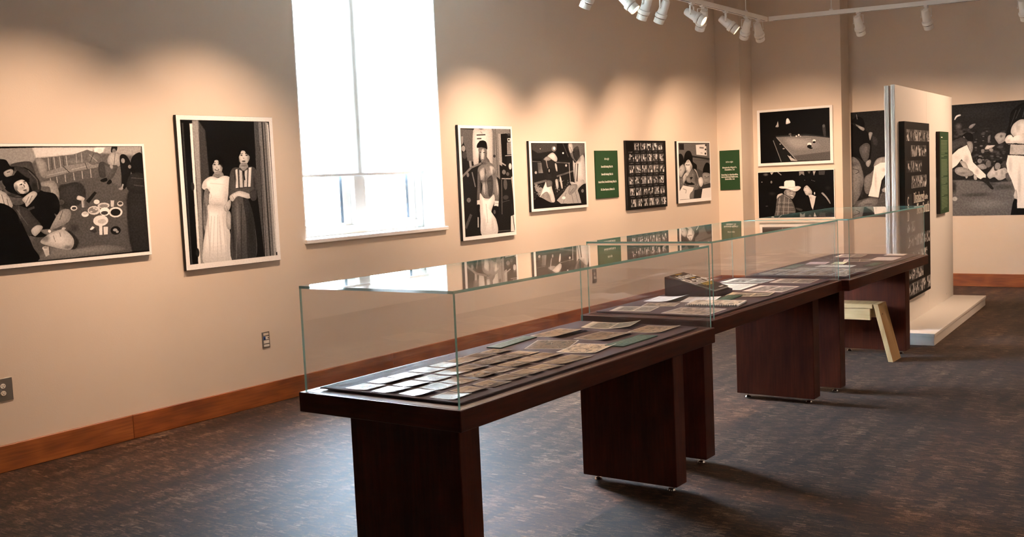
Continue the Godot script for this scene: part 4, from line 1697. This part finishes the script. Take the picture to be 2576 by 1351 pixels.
		[7,200,40,368,733,28,100],
		[2,195,20,10,284,805,277,896],
		[2,5,8,4,34,29,984,20],
	],
	"ring_corner": [
		[0,26,-32,-12,1089,-19,1036,1100,-82,1011],
		[0,62,41,34,567,33,447,135,142,173,45,120],
		[0,18,468,33,684,32,689,290,456,272],
		[4,10],
		[3,120,415,111,39,41],
		[3,255,420,105,20,23],
		[3,250,573,174,15,14],
		[3,170,184,110,9,9],
		[3,170,256,262,8,7],
		[3,190,618,358,17,19],
		[2,60,17,14,575,33,666,234],
		[2,12,46,40,45,265,239,271],
		[2,120,11,9,47,286,183,294],
		[2,100,20,16,438,306,687,326],
		[2,95,29,25,445,512,785,432],
		[2,95,37,32,59,604,281,563],
		[2,18,12,11,58,625,280,584],
		[0,128,128,306,208,308,219,456,138,456],
		[3,190,95,445,19,21],
		[3,140,155,708,47,53],
		[3,140,103,665,31,53],
		[5,60,59,610,203,845,45,14,30,170],
		[5,60,410,557,648,790,60,14,30,150],
		[1,190,417,571,459,559,470,670,436,695],
		[1,200,493,533,518,527,544,673,519,686],
		[2,185,10,8,671,317,684,596],
		[0,168,428,862,566,743,646,650,825,673,869,931,507,922],
		[2,110,7,6,670,679,727,921],
		[2,110,7,6,747,683,813,927],
		[2,110,7,6,599,759,541,908],
		[3,235,553,833,33,22],
		[2,40,26,22,411,809,681,624],
		[1,112,677,34,965,33,949,209,863,332,758,277,702,192],
		[1,48,747,137,854,81,869,307,776,266],
		[1,190,677,39,739,36,756,137,695,171],
		[2,90,7,6,699,81,733,158],
		[2,20,14,11,746,168,781,162],
		[1,212,743,291,790,322,944,209,969,551,953,650,826,662,760,599],
		[2,100,14,11,790,334,760,599],
		[2,60,21,17,833,334,803,601],
		[1,195,671,598,793,632,921,578,940,664,772,705],
		[1,150,638,750,689,652,796,643,792,714,682,795],
		[2,60,5,4,675,763,738,697],
		[1,22,823,718,971,651,978,952,883,934,837,801],
		[3,110,901,748,25,28],
		[1,38,196,281,273,228,396,165,468,231,442,299,435,367,461,450,445,504,396,573,280,568,221,476],
		[1,205,297,218,396,165,467,245,442,299,360,259],
		[1,140,232,261,297,218,359,263,294,283],
		[2,150,14,12,272,255,290,363,334,459],
		[3,12,319,429,32,46],
		[3,150,319,425,13,24],
		[1,190,421,326,453,340,461,436,436,422],
		[1,100,268,565,360,582,348,666,279,663],
		[1,232,256,581,276,660,348,653,358,691,399,857,345,887,148,830,178,722,227,631],
		[1,160,157,828,184,763,273,730,331,856,329,888],
		[1,8,34,967,47,848,135,794,329,888,556,940,971,959,976,1002,423,969],
		[7,90,50,818,95,105,56],
		[7,90,50,862,265,53,71],
		[7,230,40,853,462,70,169],
		[7,120,60,285,796,80,81],
		[7,120,60,206,791,47,54],
		[7,20,55,383,447,65,109],
		[7,20,55,255,443,48,108],
		[7,230,50,402,210,49,34],
		[7,30,50,133,359,94,160],
		[7,30,50,549,397,84,165],
		[2,4,12,11,30,27,965,25],
		[2,4,14,11,972,25,985,960],
		[2,4,12,11,33,27,33,960],
	],
	"girl_at_table": [
		[0,70,10,4,1067,0,1033,1067,-25,1007],
		[0,100,56,37,979,35,986,308,42,296],
		[0,28,66,42,206,42,208,140,72,136],
		[0,228,560,58,877,46,896,241,572,220],
		[2,120,46,25,671,103,802,110],
		[2,150,21,11,697,192,759,195],
		[3,22,867,63,25,16],
		[3,22,857,135,25,16],
		[3,22,849,205,25,18],
		[2,40,52,29,429,246,980,299],
		[0,92,446,307,990,322,1004,469,764,509,480,413],
		[4,5],
		[1,12,46,220,134,208,185,276,161,363,47,384],
		[1,195,54,431,164,373,223,451,155,537,95,581,49,534],
		[2,40,12,7,81,464,111,459],
		[1,9,181,357,219,222,294,159,393,166,452,257,460,335,573,392,548,475,448,440,417,461,403,356,306,299,243,364],
		[1,222,220,358,326,297,407,356,435,428,354,511,256,498,228,429],
		[2,10,12,7,244,353,266,310],
		[2,10,12,7,303,354,325,305],
		[2,20,12,7,250,377,282,375],
		[2,20,12,7,321,384,361,380],
		[3,110,266,482,24,9],
		[1,205,211,522,315,497,357,542,271,586,191,606,128,607],
		[1,118,413,455,496,502,618,594,653,708,587,784,456,937,328,926,355,863,484,724,226,676,105,744,45,713,55,599,152,591,292,563],
		[5,60,414,522,584,773,70,8,60,200],
		[5,60,55,599,224,714,35,8,60,200],
		[2,195,28,16,502,457,557,503,609,605],
		[1,16,228,637,310,594,440,589,371,653,495,708,343,713,197,675],
		[1,140,250,594,350,586,385,676,267,661],
		[1,190,148,607,234,539,255,583,171,674],
		[0,238,27,820,146,711,466,759,397,845,335,941,36,940],
		[2,150,16,9,143,765,240,791,217,845],
		[1,118,352,854,463,812,452,936,338,934],
		[1,9,762,466,856,361,961,377,1004,469,985,543,847,536,768,537],
		[1,150,736,555,805,521,974,548,994,652,921,731,794,727,746,644],
		[2,30,13,7,791,586,844,588],
		[2,30,13,7,897,594,950,595],
		[1,232,608,619,717,597,758,689,692,757,628,720],
		[1,60,752,736,991,709,998,815,724,792],
		[0,238,728,790,1000,778,991,956,674,948],
		[0,40,480,802,728,790,667,947,452,943],
		[3,175,980,680,21,29],
		[7,90,50,399,433,40,66],
		[7,90,50,238,451,32,55],
		[7,60,50,301,387,100,15],
		[7,60,50,864,613,107,16],
		[7,60,50,859,693,64,11],
		[7,40,50,551,615,82,134],
		[2,8,10,5,26,956,984,959],
	],
	"pool_table": [
		[0,7,-4,-103,1031,-25,1029,1037,13,1009],
		[0,118,250,491,648,496,960,553,974,942,527,936],
		[1,150,357,521,719,558,835,709,500,748],
		[0,85,474,843,971,797,972,945,527,933],
		[4,14],
		[0,20,213,534,250,480,535,940,313,939],
		[2,140,11,15,259,497,531,933],
		[0,180,401,822,536,937,448,928],
		[2,110,11,15,215,550,318,936],
		[2,38,15,19,247,480,648,476,960,555],
		[2,150,7,10,647,552,719,555],
		[1,235,391,268,400,186,424,177,445,224,450,258,410,275],
		[1,175,268,289,283,213,292,269,290,317,248,313],
		[3,232,760,597,21,24],
		[3,12,759,621,19,16],
		[3,232,697,651,28,27],
		[3,10,696,692,29,30],
		[3,20,716,724,24,13],
		[3,228,560,481,12,18],
		[3,228,528,498,11,14],
		[3,190,582,504,8,11],
		[3,165,354,706,15,11],
		[3,165,309,622,11,10],
		[3,165,437,857,17,14],
		[3,90,444,456,19,19],
		[3,150,453,488,7,10],
		[1,55,866,352,899,318,912,385,912,529,886,527],
		[3,90,887,351,16,28],
	],
	"couple_hat": [
		[0,9,-12,-74,1063,-33,1050,1143,-33,1131],
		[7,130,75,110,53,52,41],
		[0,190,169,18,216,14,190,63],
		[2,150,11,16,270,13,319,73],
		[0,130,551,17,615,21,620,101,587,63,554,102],
		[0,90,660,21,702,23,682,72],
		[0,165,729,22,768,21,742,110],
		[0,60,803,23,887,22,878,100,807,96],
		[3,150,55,195,8,11],
		[3,120,183,202,13,27],
		[3,170,623,187,4,5],
		[3,170,714,193,4,5],
		[3,170,732,204,4,5],
		[3,170,750,211,4,5],
		[7,50,60,188,426,66,54],
		[7,120,60,114,668,28,16],
		[7,40,60,919,351,53,66],
		[4,2],
		[1,6,293,336,348,365,361,446,328,448],
		[0,242,351,314,355,204,379,181,471,180,494,204,499,316],
		[1,242,284,305,303,287,351,291,405,314,499,305,533,293,570,315,560,350,523,389,486,393,432,362,376,339,312,331],
		[2,185,6,8,405,315,499,310],
		[7,190,45,386,333,83,13],
		[1,150,348,399,376,355,432,363,486,393,503,425,485,492,457,539,429,516,384,463,356,441],
		[7,80,60,371,413,19,54],
		[7,80,60,434,496,37,27],
		[7,205,55,454,426,20,24],
		[7,205,55,403,441,18,27],
		[3,30,431,385,10,5],
		[3,30,482,406,7,5],
		[2,240,7,11,434,474,472,482],
		[1,200,251,489,273,443,325,425,330,459,286,484,257,553],
		[1,98,250,550,286,484,356,441,402,488,447,557,482,679,496,801,425,815,284,886,217,888,233,726],
		[2,165,7,9,290,511,256,876],
		[2,165,6,9,356,487,332,850],
		[2,165,6,9,411,529,397,825],
		[2,150,6,8,261,591,451,611],
		[2,150,6,8,245,685,473,699],
		[2,150,6,8,235,780,485,787],
		[2,40,6,8,323,499,294,863],
		[2,40,6,8,251,638,464,659],
		[2,160,6,8,347,459,429,530],
		[1,6,604,299,643,263,724,253,797,319,804,441,759,479,715,411,689,343,651,292,629,314],
		[1,200,605,371,619,317,652,288,689,343,715,411,703,476,667,482,636,466,616,406],
		[3,40,633,325,8,5],
		[2,110,4,5,617,398,641,410],
		[7,120,55,685,453,31,33],
		[0,208,667,479,712,467,767,503,746,621,724,769,709,740,692,619],
		[7,150,50,693,526,22,40],
		[3,220,747,442,8,26],
		[1,14,511,573,612,503,669,488,700,686,719,782,608,817,517,788],
		[1,16,724,783,746,621,769,503,846,506,934,641,948,799,788,848],
		[1,60,500,707,584,736,572,772,518,750],
		[1,155,833,439,856,433,908,522,944,615,940,649,898,550,846,469],
		[0,22,10,884,1001,801,997,1142,6,1131],
		[2,5,4,5,11,-8,989,9],
	],
	"dance_mural": [
		[0,32,-13,-164,961,-17,964,1050,-22,1029],
		[7,48,60,483,73,144,112],
		[7,48,60,765,122,132,144],
		[0,100,139,705,384,685,383,1032,137,1024],
		[0,100,360,673,454,681,525,708,599,697,1039,724,1040,1056,359,1034],
		[7,140,55,503,900,106,69],
		[7,140,55,752,913,128,80],
		[7,55,60,465,814,81,25],
		[7,55,60,562,752,63,36],
		[5,60,389,221,570,629,110,16,26,80],
		[5,60,712,137,947,690,130,22,22,90],
		[4,8],
		[5,60,455,245,570,588,26,9,60,130],
		[5,60,722,244,923,636,40,12,60,140],
		[4,3],
		[1,230,391,128,398,97,412,87,414,100,402,110,394,134],
		[7,120,70,406,195,17,44],
		[7,75,60,409,246,19,36],
		[1,140,442,209,450,186,465,177,464,191,451,220],
		[1,20,419,284,436,253,455,272,457,328,444,343,433,319],
		[1,150,422,290,428,293,433,338,427,353],
		[1,66,361,357,417,294,439,325,456,341,455,410,447,446,433,366,400,392,361,455],
		[1,150,436,339,452,341,457,397,449,446,443,403],
		[0,240,338,509,383,444,405,397,436,364,448,437,457,522,476,572,501,637,501,662,487,681,473,662,444,590,416,489,399,543,383,570,337,650],
		[7,175,50,434,498,14,61],
		[7,175,50,471,606,11,42],
		[7,215,50,400,473,22,42],
		[1,190,410,509,430,519,441,589,438,653,430,660,426,588],
		[1,160,393,574,416,559,454,605,454,639,421,645,396,616],
		[7,80,50,421,615,22,17],
		[1,190,459,633,468,641,470,677,460,676],
		[1,36,484,678,500,664,517,721,528,763,519,765,503,721],
		[7,40,55,514,721,37,22],
		[1,205,498,410,505,378,517,378,533,378,528,393,514,412],
		[1,125,485,414,496,409,496,440,487,443],
		[1,145,514,404,527,412,524,437,514,426],
		[1,165,532,305,547,272,571,282,571,338,549,369,541,353],
		[7,60,60,555,303,7,22],
		[1,110,509,302,518,288,515,349,509,350],
		[3,20,480,491,9,14],
		[3,122,480,512,8,22],
		[1,152,471,551,493,539,505,575,490,589,476,573],
		[3,105,510,541,9,33],
		[3,18,546,531,13,19],
		[3,138,542,565,10,32],
		[1,198,505,638,517,597,528,564,531,600,546,601,568,581,576,630,568,672,546,690,530,661,514,674],
		[7,130,50,538,633,7,27],
		[7,130,50,557,628,6,41],
		[1,90,570,629,588,658,596,697,573,691],
		[1,18,568,322,580,209,588,102,610,49,636,21,682,49,705,175,698,283,641,208,620,168,599,201,586,280],
		[2,62,2,5,606,81,586,223],
		[2,62,2,5,620,70,604,159],
		[2,70,2,5,636,57,627,149],
		[1,226,587,272,594,211,615,171,638,170,682,195,705,295,703,377,636,382,599,363,598,320],
		[7,165,50,612,234,12,59],
		[7,165,50,641,232,10,81],
		[1,242,567,339,576,300,589,297,599,323,620,296,641,294,641,369,599,371,578,377],
		[7,190,50,581,345,10,19],
		[0,188,586,378,703,388,703,484,583,467],
		[7,140,55,591,420,8,46],
		[7,140,55,636,433,10,46],
		[2,22,3,7,575,370,610,381,636,384,700,382],
		[0,242,577,472,703,495,709,616,705,946,608,941,605,823,599,768,588,686,575,616,571,548],
		[2,70,3,7,582,467,636,484,703,489],
		[7,190,50,616,715,9,204],
		[7,190,50,586,563,9,95],
		[7,205,50,661,719,12,216],
		[1,205,596,825,604,774,609,854,599,856],
		[0,12,585,1011,593,891,599,856,608,862,607,941,703,945,703,1032],
		[3,172,391,846,9,20],
		[7,24,70,388,739,14,84],
		[0,82,-12,867,66,814,133,769,222,760,221,954,-13,944],
		[1,14,-12,122,24,140,65,195,80,320,73,454,48,466,22,426,-14,422],
		[1,84,33,339,57,297,74,319,72,393,68,441,55,479,38,416],
		[7,120,45,59,354,11,49],
		[1,152,58,477,73,454,78,479,68,524,59,509],
		[1,10,1,87,25,44,49,70,53,147,24,111],
		[1,158,19,115,32,129,53,154,51,179,37,165],
		[7,90,55,29,131,13,12],
		[2,165,2,5,23,22,26,69],
		[1,150,70,202,85,203,80,248,74,273],
		[1,52,84,235,103,262,103,325,87,311],
		[1,122,-4,439,27,455,45,575,47,674,28,811,-2,882,-6,694],
		[2,45,2,5,6,534,28,551,30,568,16,584],
		[7,60,55,38,747,11,99],
		[7,60,55,11,497,21,37],
		[1,118,51,627,78,578,89,554,86,677,66,777,51,751],
		[1,150,88,507,102,450,134,434,169,450,169,504,114,510,93,532],
		[0,240,90,520,114,489,223,493,223,591,133,601,118,655,105,816,65,800,79,689],
		[7,185,50,95,653,7,135],
		[7,185,50,129,558,15,29],
		[2,52,4,9,129,656,105,828],
		[2,110,2,5,134,668,112,826],
		[1,122,20,886,40,847,66,821,93,825,103,850,86,901,45,902],
		[7,60,55,66,879,26,15],
		[1,178,123,731,168,696,168,769,125,768],
		[7,90,40,114,8,13,12],
	],
}
